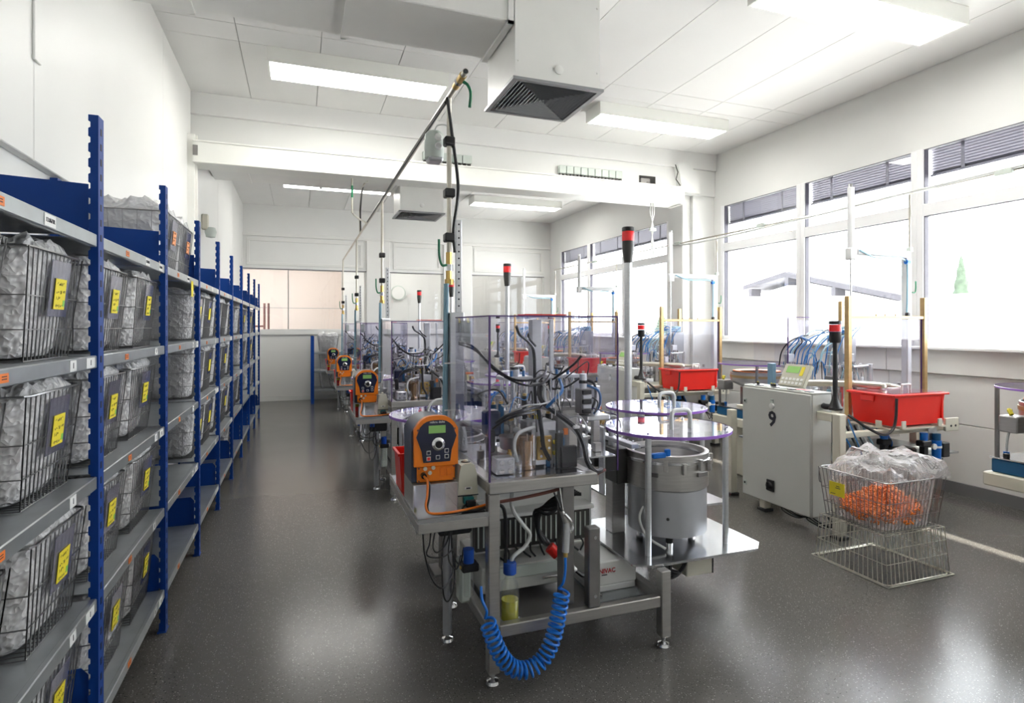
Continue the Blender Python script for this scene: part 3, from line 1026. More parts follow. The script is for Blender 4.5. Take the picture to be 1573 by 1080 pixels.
def bag_mesh(wy, dx, h, taper, seed, over=.03, amp=.012, full=1.0):
    rr = random.Random(seed)
    ox = Vector((rr.uniform(0, 50), rr.uniform(0, 50), rr.uniform(0, 50)))
    n = 36
    rows = []
    nr_ = 12
    for j in range(nr_ + 1):
        f = j / nr_
        rows.append((f * h * full, taper + (1 - taper) * f * full, 1.0 if f > .08 else .90))
    top = h * full
    for k, (s_, up) in enumerate(((.93, over * .8), (.75, over), (.5, over * 1.1), (.2, over * .9))):
        rows.append((top + up, s_, 1.0))
    vs = []
    for (z, s_, e) in rows:
        for i in range(n):
            a = 2 * math.pi * i / n
            ca, sa = math.cos(a), math.sin(a)
            q = (abs(ca) ** 6 + abs(sa) ** 6) ** (-1 / 6)
            x, y = ca * q * dx / 2 * s_ * e * .97, sa * q * wy / 2 * s_ * e * .96
            p = Vector((x, y, z))
            d = noise.noise(p * 16 + ox) * amp + noise.noise(p * 40 + ox) * amp * .6
            k = 1 + min(0.012, d) * 3 / 1.0
            zz = z + .004 + (noise.noise(p * 22 - ox) * over * 1.1 if z >= top * .98 else abs(d) * .3)
            vs.append((x * k, y * k, max(.004, zz)))
    fs = []
    m = len(rows)
    for j in range(m - 1):
        for i in range(n):
            k = (i + 1) % n
            fs.append((j * n + i, j * n + k, (j + 1) * n + k, (j + 1) * n + i))
    fs += [tuple(range(n - 1, -1, -1)), tuple((m - 1) * n + i for i in range(n))]
    b = MB().add(vs, fs)
    me = b.mesh('film')
    me.polygons.foreach_set('use_smooth', [True] * len(me.polygons))
    return me


BW, BD, BH = .395, .40, .305
wf, rimm = basket_parts(BW, BD, BH)
wf.materials.append(M['wire'])
rimm.materials.append(M['wire'])
films = []
for k in range(4):
    f_ = bag_mesh(BW, BD, BH, .80, 40 + k)
    f_.materials.append(M['bag'])
    films.append(f_)
filmw = bag_mesh(BW, BD, BH, .80, 60, over=.05)
filmw.materials.append(M['bagw'])
cont = []
for k in range(3):
    c_ = bag_mesh(BW * .93, BD * .93, BH, .80, 80 + k, over=.012, amp=.02, full=(.80, .88, .70)[k])
    c_.materials.append(M['contents'])
    cont.append(c_)
contw = bag_mesh(BW * .93, BD * .93, BH, .80, 90, over=.012, amp=.02, full=.85)
contw.materials.append(M['contentsw'])


def unit(name, mb, m):
    me = mb.mesh(name)
    me.materials.append(M[m])
    return me


# card pocket leans with the basket front (+x side)
fx0, fx1 = BD / 2 * .86, BD / 2
def on_front(y, f, off):
    return (fx0 + (fx1 - fx0) * f + off, y, BH * f)
def front_quad(y0, y1, f0, f1, off, th=.0015):
    m = MB()
    vs = [on_front(y0, f0, off), on_front(y1, f0, off), on_front(y1, f1, off), on_front(y0, f1, off)]
    vs += [(x + th, y, z) for x, y, z in vs]
    return m.add(vs, [(0, 3, 2, 1), (4, 5, 6, 7), (0, 1, 5, 4), (1, 2, 6, 5), (2, 3, 7, 6), (3, 0, 4, 7)])
pocket_me = unit('card_pocket', front_quad(-.055, .085, .40, .93, .006), 'pocket')
card_me = unit('card', front_quad(-.028, .052, .47, .76, .0095), 'yellow')
ocard_me = unit('card', front_quad(-.028, .052, .50, .74, .0095), 'orangecard')
hand = MB()
rr = random.Random(5)
for row, (f, n) in enumerate(((.71, 5), (.635, 6), (.575, 3), (.50, 5))):
    for k in range(n):
        y = -.016 + k * .0115
        pts = [on_front(y + rr.uniform(-.001, .007), f + rr.uniform(-.018, .018), .0112) for _ in range(4)]
        hand.tube(pts, .0007, 3)
hand_me = unit('handwriting', hand, 'ink')
dot_me = unit('stamp', front_quad(.036, .050, .50, .56, .011, .0006), 'yellowg')

ORD = ['first', 'second', 'third', 'fourth', 'fifth', 'sixth', 'seventh', 'eighth', 'ninth']


def basket(bay, lev, pos, x, y, z, white=False, card='yellow', far=False, rz=0.0):
    lv = ['top', 'second', 'third', 'fourth', 'bottom'][lev]
    where = '%s shelf, %s bay, %s' % (lv, ORD[bay], ('nearer', 'farther')[pos])
    t = thing('wire_basket', 'steel wire basket on the ' + where, 'basket', (x, y, z), 'wire baskets on the blue shelving')
    t.rotation_euler = (0, 0, rz)
    def lk(n, me, par):
        o = bpy.data.objects.new(n, me)
        col.objects.link(o)
        o.parent = par
        return o
    lk('wire_frame', wf, t)
    lk('rim', rimm, t)
    if card:
        lk('card_pocket', pocket_me, t)
        c = lk('card', card_me if card == 'yellow' else ocard_me, t)
        c['label'] = 'handwritten %s card' % card
        if not far:
            lk('handwriting', hand_me, c)['kind'] = 'stuff'
            if card == 'yellow':
                lk('stamp', dot_me, c)
    b = thing('parts_bag', '%s plastic bag in the basket on the %s' % ('milky' if white else 'clear', where), 'bag', (x, y, z + .003), 'plastic bags in the wire baskets')
    b.rotation_euler = (0, 0, rz)
    lk('film', filmw if white else films[rnd.randrange(4)], b)
    lk('contents', contw if white else cont[rnd.randrange(3)], b)


CXB = -.66 - BD / 2
for bay in (0, 1):
    for lev in (1, 2, 3, 4):
        for pos in (0, 1):
            yc = RY[bay] + .27 + .50 * pos
            if bay == 0:
                yc = RY[0] + .24 + pos * .51
            basket(bay, lev, pos, CXB + rnd.uniform(-.006, .006), yc + rnd.uniform(-.01, .01), SZ[lev] + .001, rz=rnd.uniform(-.02, .02))
for pos in (0, 1):
    basket(2, 0, pos, CXB, RY[2] + .38 + .42 * pos, SZ[0] + .001, white=True, card='orange')
for bay, spec in ((3, ((1, 0), (1, 1), (2, 0), (2, 1), (3, 0), (3, 1))), (4, ((1, 1), (2, 1), (3, 0), (3, 1), (1, 0), (2, 0))), (5, ((1, 0), (2, 0), (3, 0), (3, 1), (4, 0))), (6, ((1, 0), (2, 1), (1, 1), (3, 0))), (7, ((1, 1), (2, 0), (2, 1), (3, 1))), (8, ((1, 0), (2, 0), (3, 0)))):
    for lev, pos in spec:
        basket(bay, lev, pos, CXB, RY[bay] + .26 + .46 * pos, SZ[lev] + .001, white=(bay in (4, 5, 7) and (lev + pos) % 2 == 0), card='yellow' if rnd.random() < .75 else None, far=True)
note = tag(B('paper_note', 'yellow', None, FX + .001, FX + .002, 3.98, 4.05, 1.68, 1.775), 'small yellow note hanging on the top shelf edge, third bay', 'note')

# low rack by the far partition
rk = thing('low_rack', 'low blue rack with white bags standing at the far partition', 'shelving', (.9, 12.1, 0))
for xx in (.20, 1.55):
    for yy in (11.85, 12.45):
        B('upright', 'blue', rk, xx, xx + .055, yy, yy + .04, 0, 1.31)
for z in (.28, .64, 1.0):
    B('shelf', 'galv', rk, .25, 1.56, 11.86, 12.48, z - .035, z, b=.004)
for k, (xx, z, w_) in enumerate(((.52, 1.003, 'top'), (1.02, 1.003, 'top'), (.55, .643, 'middle'), (.55, .283, 'bottom'))):
    t = thing('wire_basket', 'pale wire basket on the %s shelf of the low far rack%s' % (w_, ', right one' if k == 1 else ', left one' if k == 0 else ''), 'basket', (xx, 12.14, z), 'wire baskets on the low rack')
    t.rotation_euler = (0, 0, -math.pi / 2)
    for nm, me in (('wire_frame', wf), ('rim', rimm)):
        o = bpy.data.objects.new(nm, me); col.objects.link(o); o.parent = t
    b = thing('parts_bag', 'milky plastic bag on the %s shelf of the low far rack%s' % (w_, ', right one' if k == 1 else ', left one' if k == 0 else ''), 'bag', (xx, 12.14, z + .003), 'bags on the low rack')
    b.rotation_euler = (0, 0, -math.pi / 2)
    if k == 2:
        b['label'] = 'clear plastic bag of grey parts, middle shelf of the low far rack'
    for nm, me in (('film', films[1] if k == 2 else filmw), ('contents', cont[0] if k == 2 else contw)):
        o = bpy.data.objects.new(nm, me); col.objects.link(o); o.parent = b

# ---------------------------------------------------------------- left row: filling machines
LEFT = []           # (root, label with {w})
WHERE = ['nearest left-row machine', 'second left-row machine', 'third left-row machine', 'farthest left-row machine']


def lthing(name, label, cat, loc, group):
    t = thing(name, label.format(w=WHERE[0]), cat, loc, group)
    LEFT.append((t, label))
    return t


def foot(par, x, y, h=.06):
    m = MB().lathe((x, y, 0), [(.028, 0), (.030, .004), (.026, .016), (.012, .022), (.009, .024), (.009, h)], 18)
    return m.build('levelling_foot', 'chrome', par)


mc = lthing('filling_machine', 'stainless frame assembly machine under a clear guard, {w}', 'machine', (1.1, 2.7, 0), 'assembly machines of the left row')
X0, X1, Y0, Y1 = .735, 1.40, 2.30, 3.10
# frame
B('leg', 'steel', mc, .735, .785, 2.305, 2.355, .05, .80, b=.004)
B('leg', 'steel', mc, 1.578, 1.628, 2.305, 2.355, .05, .36, b=.004)
B('leg', 'steel', mc, .738, .788, 3.02, 3.07, .05, .80, b=.004)
B('leg', 'steel', mc, 1.578, 1.628, 3.02, 3.07, .05, .36, b=.004)
for x, y in ((.76, 2.33), (1.603, 2.33), (.763, 3.045), (1.603, 3.045)):
    foot(mc, x, y)
B('front_post', 'steeld', mc, 1.105, 1.165, 2.38, 2.44, .245, .80, b=.004)
pb_ = B('bracket_post', 'steeld', mc, 1.205, 1.262, 2.315, 2.365, .246, .60, b=.004)
for z in (.30, .56):
    cyl('post_bolt', 'chrome', pb_, (1.234, 2.315, z), (1.234, 2.308, z), .008, 6)
B('top_rail', 'steel', mc, X0, 1.24, 2.30, 2.35, .80, .85, b=.004)
B('top_rail', 'steel', mc, X0, .785, 2.352, 3.10, .80, .85, b=.004)
B('top_rail', 'steel', mc, 1.19, 1.24, 2.352, 3.10, .80, .85, b=.004)
B('lower_rail', 'steel', mc, .787, 1.576, 2.31, 2.35, .195, .245, b=.004)
B('lower_rail', 'steel', mc, .74, .78, 2.357, 3.018, .195, .245, b=.004)
B('lower_rail', 'steel', mc, 1.58, 1.62, 2.357, 3.018, .195, .245, b=.004)
B('table_plate', 'plate', mc, .785, 1.19, 2.35, 3.10, .835, .849)
B('rear_table_plate', 'plate', mc, 1.19, 1.48, 2.56, 3.10, .851, .859)
B('base_tray', 'steeld', mc, .79, 1.57, 2.36, 3.05, .185, .194)
# guard of clear sheets with violet edges
GX0, GX1, GY0, GY1, GZ0, GZ1 = .738, 1.345, 2.304, 2.868, .852, 1.54
def sheet(par, box, edges):
    p = B('guard_sheet', 'acryl', par, *box)
    m = MB()
    for e in edges:
        m.box(*e)
    m.build('sheet_edge', 'violet', p)
    return p
w = .005
sheet(mc, (GX0, GX1, GY0, GY0 + w, GZ0, GZ1), [(GX0 - .003, GX0 + .004, GY0 - .003, GY0 + .006, GZ0, GZ1 + .003), (GX0, GX1, GY0 - .002, GY0 + w + .001, GZ1, GZ1 + .006), (GX1 - .004, GX1 + .001, GY0 - .002, GY0 + .006, GZ0, GZ1)])
sheet(mc, (GX0, GX0 + w, GY0 + .007, GY1, GZ0, GZ1), [(GX0 - .001, GX0 + w, GY0 + .007, GY1, GZ1, GZ1 + .006)])
sheet(mc, (GX1 - w, GX1, GY0 + .007, GY1, GZ0 + .25, GZ1), [(GX1 - w, GX1 + .001, GY0 + .007, GY1, GZ1, GZ1 + .006), (GX1 - w, GX1 + .001, GY0 + .007, GY1, GZ0 + .246, GZ0 + .25)])
sheet(mc, (GX0, GX1, GY1 - w, GY1, GZ0, GZ1), [(GX0, GX1, GY1 - w, GY1 + .001, GZ1, GZ1 + .005)])
sheet(mc, (GX0 + .006, GX1 - .006, GY0 + .007, GY1 - .007, GZ1, GZ1 + w), [])
B('guard_hinge', 'terminal', mc, .80, .86, 3.0, 3.03, 1.41, 1.53, b=.006)
# centre column and profile posts
B('profile_post', 'alu', mc, 1.12, 1.175, 2.78, 2.835, .85, 1.535, b=.003)
B('profile_post', 'alu', mc, 1.235, 1.255, 2.81, 2.83, .85, 1.535, b=.002)
B('square_column', 'steeld', mc, 1.135, 1.20, 2.50, 2.56, .85, 1.08, b=.004)
B('square_column', 'steel', mc, 1.215, 1.30, 2.62, 2.70, .85, 1.13, b=.004)
# stations
def station(x, y, z, s, tall):
    p = MB().cyl((x, y, .85), (x, y, z), .020, 14).build('station_column', 'chrome', mc)
    B('head_plate', 'alu', p, x - .075 * s, x + .075 * s, y - .055, y + .055, z, z + .018, b=.003)
    for dx, dy in ((-.05, -.035), (.05, -.035), (-.05, .035), (.05, .035)):
        cyl('guide_rod', 'chrome', p, (x + dx * s, y + dy, z - .14), (x + dx * s, y + dy, z), .007, 10)
    B('lower_plate', 'steel', p, x - .07 * s, x + .07 * s, y - .05, y + .05, z - .16, z - .14, b=.003)
    cyl('cylinder', 'alu', p, (x, y, z + .018), (x, y, z + .018 + tall), .024, 14)
    cyl('cylinder_cap', 'black', p, (x, y, z + .018 + tall), (x, y, z + .03 + tall), .020, 12)
    for dx in (-.03, .03):
        cyl('fitting', 'tubeb', p, (x + dx, y - .04, z + .018), (x + dx, y - .04, z + .045), .007, 8)
    return p
station(.965, 2.62, 1.245, 1.0, .03)
station(1.215, 2.66, 1.245, 1.15, .02)
station(1.42, 2.86, 1.05, .7, .14)
# valve block in front of the right station
vb = B('valve_block', 'steeld', mc, 1.255, 1.315, 2.50, 2.56, 1.08, 1.20, b=.004)
for k in range(5):
    B('valve_slice', ('black', 'alu')[k % 2], vb, 1.262, 1.308, 2.485, 2.50, 1.085 + k * .023, 1.104 + k * .023, b=.002)
cyl('sensor_top', 'alu', vb, (1.285, 2.53, 1.20), (1.285, 2.53, 1.27), .018, 12)
cyl('sensor_nut', 'black', vb, (1.285, 2.53, 1.225), (1.285, 2.53, 1.24), .022, 8)
motor = cyl('motor', 'alu', mc, (1.385, 2.62, 1.06), (1.385, 2.62, 1.20), .036, 20)
B('motor_flange', 'alu', motor, 1.32, 1.45, 2.56, 2.68, 1.035, 1.06, b=.004)
cyl('motor_body', 'black', motor, (1.33, 2.60, 1.06), (1.33, 2.60, 1.10), .03, 14)
# dial with tooling near the front
dl = MB().lathe((1.02, 2.66, .85), [(.13, 0), (.13, .05), (.11, .06), (.11, .12), (.15, .13), (.15, .15), (0, .15)], 32).build('index_table', 'steel', mc)
for k in range(8):
    a = k * math.pi / 4
    B('fixture', 'steeld' if k % 2 else 'brass', dl, 1.02 + .12 * math.cos(a) - .014, 1.02 + .12 * math.cos(a) + .014, 2.66 + .12 * math.sin(a) - .014, 2.66 + .12 * math.sin(a) + .014, 1.0, 1.04, b=.002)
bp = B('bolted_brass_plate', 'brass', mc, 1.02, 1.095, 2.47, 2.482, .885, .995, b=.004)
for dx in (.018, .057):
    for dz in (.02, .055, .09):
        cyl('plate_screw', 'chrome', bp, (1.02 + dx, 2.47, .885 + dz), (1.02 + dx, 2.463, .885 + dz), .0065, 8)
B('plate_backing', 'alu', bp, 1.00, 1.12, 2.482, 2.50, .86, 1.06, b=.003)
for z in (.905, .955):
    B('yellow_clip', 'yellow', bp, 1.10, 1.125, 2.46, 2.48, z, z + .018, b=.003)
gb = B('gearbox', 'alu', mc, .985, 1.115, 2.505, 2.60, 1.005, 1.06, b=.005)
cyl('gear_cap', 'chrome', gb, (1.05, 2.55, 1.06), (1.05, 2.55, 1.085), .03, 14)
B('yellow_marker', 'yellow', gb, 1.02, 1.045, 2.495, 2.51, 1.07, 1.09, b=.003)
B('orange_marker', 'tago', mc, 1.165, 1.185, 2.49, 2.50, .99, 1.02)
bb = B('bolt_block', 'alu', mc, .80, .885, 2.40, 2.47, .852, .925, b=.005)
for dx in (.022, .062):
    for dz in (.018, .054):
        cyl('bolt_head', 'chrome', bb, (.80 + dx, 2.40, .852 + dz), (.80 + dx, 2.388, .852 + dz), .012, 6)
# amber dosing vessel with looped tube
dv = MB().lathe((.965, 2.50, .852), [(.055, 0), (.055, .012), (.046, .014), (.046, .15), (.042, .155), (0, .155)], 24).build('dosing_vessel', 'brownglass', mc)
MB().lathe((.965, 2.50, .866), [(.018, 0), (.02, .06), (.014, .10), (.018, .125), (0, .125)], 14).build('plunger', 'bronze', dv)
MB().lathe((.905, 2.42, .852), [(.020, 0), (.022, .05), (.018, .075), (.010, .08), (0, .08)], 14).build('small_cup', 'bottle', dv)
T('vessel_tube', 'tubew', dv, [(.905, 2.42, .90), (.89, 2.42, .97), (.91, 2.43, 1.02), (.96, 2.45, 1.035), (1.01, 2.47, 1.04)], .008, 8)
B('motor_mount', 'navy', mc, .80, .875, 2.55, 2.63, .99, 1.11, b=.012)
B('dark_bracket', 'black', mc, 1.12, 1.20, 2.42, 2.45, .852, .95, b=.004)
B('dark_bracket', 'black', mc, .80, .83, 2.50, 2.54, .93, 1.03, b=.006)
# hoses and cables inside the guard
for pts, r, mt in (
        ([(.755, 2.86, 1.42), (.79, 2.72, 1.40), (.84, 2.60, 1.32), (.91, 2.50, 1.26), (1.0, 2.48, 1.255), (1.08, 2.52, 1.28), (1.12, 2.6, 1.31)], .0055, 'cable'),
        ([(.755, 2.86, 1.41), (.80, 2.70, 1.38), (.86, 2.58, 1.29), (.95, 2.47, 1.235), (1.05, 2.47, 1.24), (1.14, 2.58, 1.28)], .0055, 'cable'),
        ([(1.15, 2.77, .95), (1.12, 2.74, 1.15), (1.115, 2.74, 1.36), (1.07, 2.70, 1.42), (1.0, 2.64, 1.46), (.975, 2.62, 1.50)], .0085, 'cable'),
        ([(1.13, 2.76, 1.40), (1.08, 2.70, 1.43), (1.05, 2.66, 1.46)], .006, 'cable'),
        ([(1.14, 2.73, 1.20), (1.17, 2.6, 1.25), (1.22, 2.5, 1.32), (1.25, 2.48, 1.36)], .006, 'cable'),
        ([(1.14, 2.73, 1.18), (1.20, 2.58, 1.20), (1.26, 2.52, 1.25)], .005, 'cable'),
        ([(1.11, 2.64, 1.23), (1.08, 2.58, 1.16), (1.10, 2.54, 1.12), (1.14, 2.47, 1.08), (1.19, 2.42, 1.03), (1.22, 2.40, .96), (1.235, 2.39, .88), (1.28, 2.40, .83), (1.34, 2.45, .82)], .012, 'cable'),
        ([(1.12, 2.62, 1.22), (1.10, 2.55, 1.14), (1.15, 2.46, 1.06), (1.20, 2.415, 1.0), (1.225, 2.40, .92), (1.25, 2.39, .87)], .009, 'tubew'),
        ([(.84, 2.52, 1.06), (.87, 2.46, 1.10), (.93, 2.44, 1.12), (1.0, 2.48, 1.125), (1.05, 2.52, 1.12)], .008, 'cable'),
        ([(.83, 2.54, 1.03), (.86, 2.46, 1.08), (.92, 2.43, 1.105), (1.0, 2.46, 1.11)], .006, 'cable'),
        ([(1.04, 2.50, 1.11), (1.035, 2.45, 1.02), (1.04, 2.44, .95), (1.07, 2.44, .89)], .010, 'cable'),
        ([(1.20, 2.55, 1.25), (1.24, 2.50, 1.30), (1.29, 2.50, 1.33), (1.32, 2.54, 1.30), (1.33, 2.60, 1.22)], .003, 'cable'),
        ([(1.30, 2.55, 1.24), (1.34, 2.52, 1.22), (1.355, 2.54, 1.14), (1.34, 2.56, 1.08)], .007, 'cable'),
        ([(1.29, 2.55, 1.22), (1.35, 2.50, 1.19), (1.37, 2.52, 1.12), (1.36, 2.56, 1.07)], .006, 'tubeb'),
        ([(.88, 2.50, 1.10), (.94, 2.42, 1.145), (1.02, 2.42, 1.15), (1.10, 2.5, 1.15)], .004, 'tubew'),
        ([(1.20, 2.62, 1.24), (1.16, 2.5, 1.20), (1.11, 2.48, 1.16), (1.09, 2.52, 1.12)], .008, 'tubeb'),
):
    T('hose', mt, mc, pts, r)
B('hose_tie', 'white', mc, 1.175, 1.205, 2.405, 2.45, 1.03, 1.045, b=.003)
T('suction_hose', 'tubew', mc, [(.76, 3.02, .98), (.80, 2.90, 1.0), (.84, 2.74, 1.01), (.90, 2.62, 1.02), (.96, 2.56, 1.01), (.985, 2.54, .97)], .016, 10)

rr = random.Random(21)
for k in range(34):
    x, y = rr.uniform(.82, 1.22), rr.uniform(2.42, 2.84)
    if (x - 1.02) ** 2 + (y - 2.66) ** 2 < .17 ** 2:
        z0 = 1.0
    else:
        z0 = .85 if x < 1.18 else .86
    h = rr.uniform(.03, .17)
    mt = rr.choice(['steeld', 'steel', 'greybox', 'alu', 'chrome', 'brass', 'black', 'bluep', 'steeld'])
    if k % 3:
        s_ = rr.uniform(.009, .024)
        q = B('tooling_block', mt, mc, x - s_, x + s_, y - s_ * .8, y + s_ * .8, z0, z0 + h, b=.002)
        cyl('tooling_pin', 'chrome', q, (x, y, z0 + h), (x, y, z0 + h + rr.uniform(.01, .04)), .004, 8)
    else:
        s_ = rr.uniform(.008, .018)
        q = cyl('air_cylinder', mt, mc, (x, y, z0), (x, y, z0 + h), s_, 12)
        cyl('cylinder_nut', 'brass', q, (x, y, z0 + h), (x, y, z0 + h + .012), s_ * .7, 6)
for k in range(22):
    x, y, z = rr.uniform(.84, 1.30), rr.uniform(2.45, 2.82), rr.uniform(.98, 1.22)
    dx, dy, dz = rr.uniform(-.16, .16), rr.uniform(-.12, .12), rr.uniform(-.14, .10)
    T('thin_hose', rr.choice(['cable', 'cable', 'cable', 'tubew', 'tubeb']), mc, [(x, y, z), (x + dx * .3, y + dy * .3, z + .07), (x + dx * .8, y + dy * .8, z + .05), (min(1.32, max(.80, x + dx)), min(2.84, max(2.36, y + dy)), z + dz)], rr.choice([.0028, .0035, .0045]), 5, 5)
for k in range(10):
    x, y, z = rr.uniform(1.28, 1.46), rr.uniform(2.58, 2.95), rr.uniform(.90, 1.02)
    q = B('feed_tooling', rr.choice(['steeld', 'black', 'steel', 'alu']), mc, x - .018, x + .018, y - .016, y + .016, .86, z, b=.002)
# supports of the bowl feeders and linear feeder
lf = B('linear_feeder', 'greybox', mc, 1.57, 1.67, 2.95, 3.33, .70, .86, b=.006)
B('feeder_block', 'greybox', lf, 1.58, 1.68, 2.72, 2.93, .66, .845, b=.006)
B('feeder_rail', 'alu', lf, 1.595, 1.64, 2.60, 3.42, .87, .895, b=.003)
B('rail_cover', 'steel', lf, 1.645, 1.665, 2.62, 3.40, .865, .885, b=.003)
for y in (2.64, 2.69, 2.75, 2.81, 3.1, 3.3):
    cyl('rail_screw', 'chrome', lf, (1.63, y, .895), (1.63, y, .905), .006, 8)
for y, z in ((3.0, .74), (3.12, .74), (3.22, .80)):
    cyl('block_screw', 'chrome', lf, (1.57, y, z), (1.563, y, z), .007, 8)
B('feeder_stand', 'alu', mc, 1.52, 1.54, 2.93, 3.05, .371, .69, b=.003)
B('feeder_stand', 'steel', mc, 1.60, 1.68, 2.80, 2.88, .371, .655, b=.003)
B('upright_strip', 'alu', mc, 1.52, 1.535, 2.76, 2.81, .60, .96, b=.003)
T('feeder_tube', 'tubew', mc, [(1.66, 2.70, .72), (1.70, 2.64, .70), (1.68, 2.60, .60), (1.63, 2.58, .52), (1.66, 2.55, .43), (1.72, 2.48, .385)], .007, 8)
T('loop_tube', 'tubew', mc, [(1.53, 2.76, .95), (1.535, 2.75, 1.0), (1.57, 2.74, 1.02), (1.60, 2.73, 1.0), (1.61, 2.73, .96)], .005, 8)
B('blue_air_jet', 'hoseblue', mc, 1.64, 1.72, 2.47, 2.50, .842, .868, b=.006)
B('blue_air_jet', 'hoseblue', mc, 1.715, 1.74, 2.465, 2.49, .85, .885, b=.004)
rg = MB().lathe((1.67, 3.06, .955), [(.025, -.02), (.04, -.015), (.03, 0), (.04, .015), (.025, .02)], 18, 'x').build('brass_roller', 'brass', mc)
B('orange_arm', 'tago', mc, 1.62, 1.70, 3.10, 3.13, 1.0, 1.022, b=.004)
# tray at the left carrying the pump
tr = B('pump_tray', 'plate', mc, .44, .733, 2.302, 3.08, .712, .722)
m = MB()
m.box(.44, .733, 2.302, 2.312, .672, .712, b=.002).box(.44, .450, 2.312, 3.08, .672, .712, b=.002).box(.44, .733, 3.07, 3.08, .672, .712, b=.002)
m.build('tray_skirt', 'steel', tr)
m = MB()
m.box(.44, .733, 2.302, 2.306, .722, .732).box(.44, .444, 2.306, 3.08, .722, .732)
m.build('tray_lip', 'plate', tr)
B('mast', 'alu', mc, .752, .83, 3.035, 3.10, .86, 1.575, b=.004)
B('mast_strip', 'alu', mc, .795, .828, 3.08, 3.10, 1.575, 2.08, b=.002)
mh = MB()
for k in range(13):
    mh.cyl((.8115, 3.08, 1.61 + k * .037), (.8115, 3.079, 1.61 + k * .037), .005, 8)
mh.build('strip_holes', 'slot', mc)['kind'] = 'stuff'
for k in range(3):
    cyl('air_tube', 'tubeblue', mc, (.738 - .010 * (k % 2), 3.07 + .012 * k, .95), (.745 - .008 * (k % 2), 3.07 + .012 * k, 1.73), .0085, 10)
MB().lathe((.775, 2.965, .855), [(.050, 0), (.052, .04), (.046, .09), (.034, .14), (.016, .19), (.011, .21), (.011, .24)], 18).build('tube_sleeve', 'sleeve', mc)
for z in (1.30, 1.05):
    B('tube_strap', 'tagw', mc, .72, .835, 3.030, 3.034, z, z + .007)
# under the table
cb = B('control_box', 'cabinet', mc, .80, 1.26, 2.62, 3.02, .24, .36, b=.004)
B('box_cover', 'terminal', cb, .82, 1.24, 2.606, 2.62, .30, .355, b=.003)
cyl('box_handle', 'chrome', cb, (1.10, 2.596, .285), (1.23, 2.596, .288), .007, 10)
du = B('cable_duct', 'greybox', mc, .80, 1.42, 2.72, 2.775, .40, .56, b=.003)
for k in range(22):
    B('duct_finger', 'terminal', du, .81 + k * .0275, .817 + k * .0275, 2.716, 2.72, .42, .54)
B('duct_cover', 'white', du, .79, 1.43, 2.69, 2.795, .56, .58, b=.003)
B('white_back_panel', 'white', mc, .80, 1.46, 2.80, 2.812, .36, .79)
for k in range(12):
    x = .86 + k * .045
    T('wire_lead', 'cable', mc, [(x, 2.71, .42), (x + rnd.uniform(-.01, .02), 2.69, .39), (x + rnd.uniform(-.02, .03), 2.67, .362)], .005, 5, 4)
for k in range(5):
    dx = k * .02
    T('cable_loop', 'cable', mc, [(1.26, 2.5 + dx, .70), (1.17 - dx * .6, 2.55, .69 - dx), (1.09 - dx * .4, 2.58, .62), (1.07 + dx * .3, 2.58 + dx, .52), (1.12 + dx * .3, 2.62, .44), (1.2, 2.7, .40)], .009)
T('red_cable', 'redbar', mc, [(.79, 2.40, .735), (.93, 2.40, .745), (1.08, 2.42, .755), (1.22, 2.42, .785), (1.36, 2.45, .82)], .008)
T('thick_cable', 'cable', mc, [(.80, 2.40, .73), (.835, 2.40, .70), (.845, 2.40, .58), (.84, 2.40, .47)], .008)
T('drain_tube', 'tubew', mc, [(.88, 2.42, .80), (.88, 2.42, .70), (.93, 2.42, .62), (.965, 2.42, .57), (.94, 2.42, .52), (.885, 2.41, .49), (.87, 2.41, .455)], .009, 8)
pg = MB().cyl((1.12, 2.56, .445), (1.155, 2.545, .41), .027, 16).build('plug_collar', 'red', mc)
MB().cyl((1.155, 2.545, .41), (1.235, 2.51, .335), .026, 16, .012).build('plug_body', 'white', pg)
T('plug_cable', 'cable', mc, [(1.235, 2.51, .335), (1.27, 2.5, .31), (1.33, 2.52, .31), (1.40, 2.6, .33)], .009)
# regulator and cables under the pump tray
rgd = B('air_regulator', 'black', mc, .66, .735, 2.44, 2.50, .43, .465, b=.005)
cyl('regulator_knob', 'bluecap', rgd, (.695, 2.47, .465), (.695, 2.47, .525), .024, 16)
cyl('regulator_bowl', 'bottle', rgd, (.695, 2.47, .32), (.695, 2.47, .43), .022, 16)
cyl('gauge', 'brass', rgd, (.655, 2.47, .447), (.66, 2.47, .447), .008, 8)
B('valve_terminal', 'black', mc, .58, .735, 2.55, 2.75, .56, .66, b=.01)
cyl('terminal_knob', 'bluecap', mc, (.60, 2.52, .61), (.60, 2.52, .67), .02, 14)
cyl('slim_strut', 'drum', mc, (.66, 2.72, .035), (.66, 2.72, .56), .022, 14)
foot(mc, .66, 2.72, .04)
B('filter_bowl', 'terminal', mc, .69, .745, 2.60, 2.68, .22, .42, b=.012)
for pts in (
        [(.47, 2.36, .672), (.475, 2.35, .58), (.50, 2.35, .48), (.54, 2.37, .42), (.58, 2.40, .41), (.62, 2.45, .45), (.64, 2.55, .55)],
        [(.50, 2.34, .672), (.495, 2.34, .62), (.485, 2.34, .57), (.56, 2.38, .54), (.62, 2.45, .54)],
        [(.52, 2.35, .672), (.51, 2.35, .60), (.53, 2.36, .57), (.57, 2.38, .59), (.59, 2.4, .62)],
        [(.60, 2.46, .64), (.57, 2.42, .58), (.56, 2.40, .48), (.565, 2.39, .37), (.59, 2.40, .345), (.62, 2.43, .40), (.64, 2.5, .50)],
        [(.62, 2.5, .60), (.60, 2.45, .50), (.63, 2.43, .46), (.66, 2.47, .50)],
        [(.63, 2.52, .60), (.62, 2.46, .52), (.65, 2.45, .47), (.68, 2.5, .52)]):
    T('hanging_cable', 'cable', mc, pts, .0035, 5)
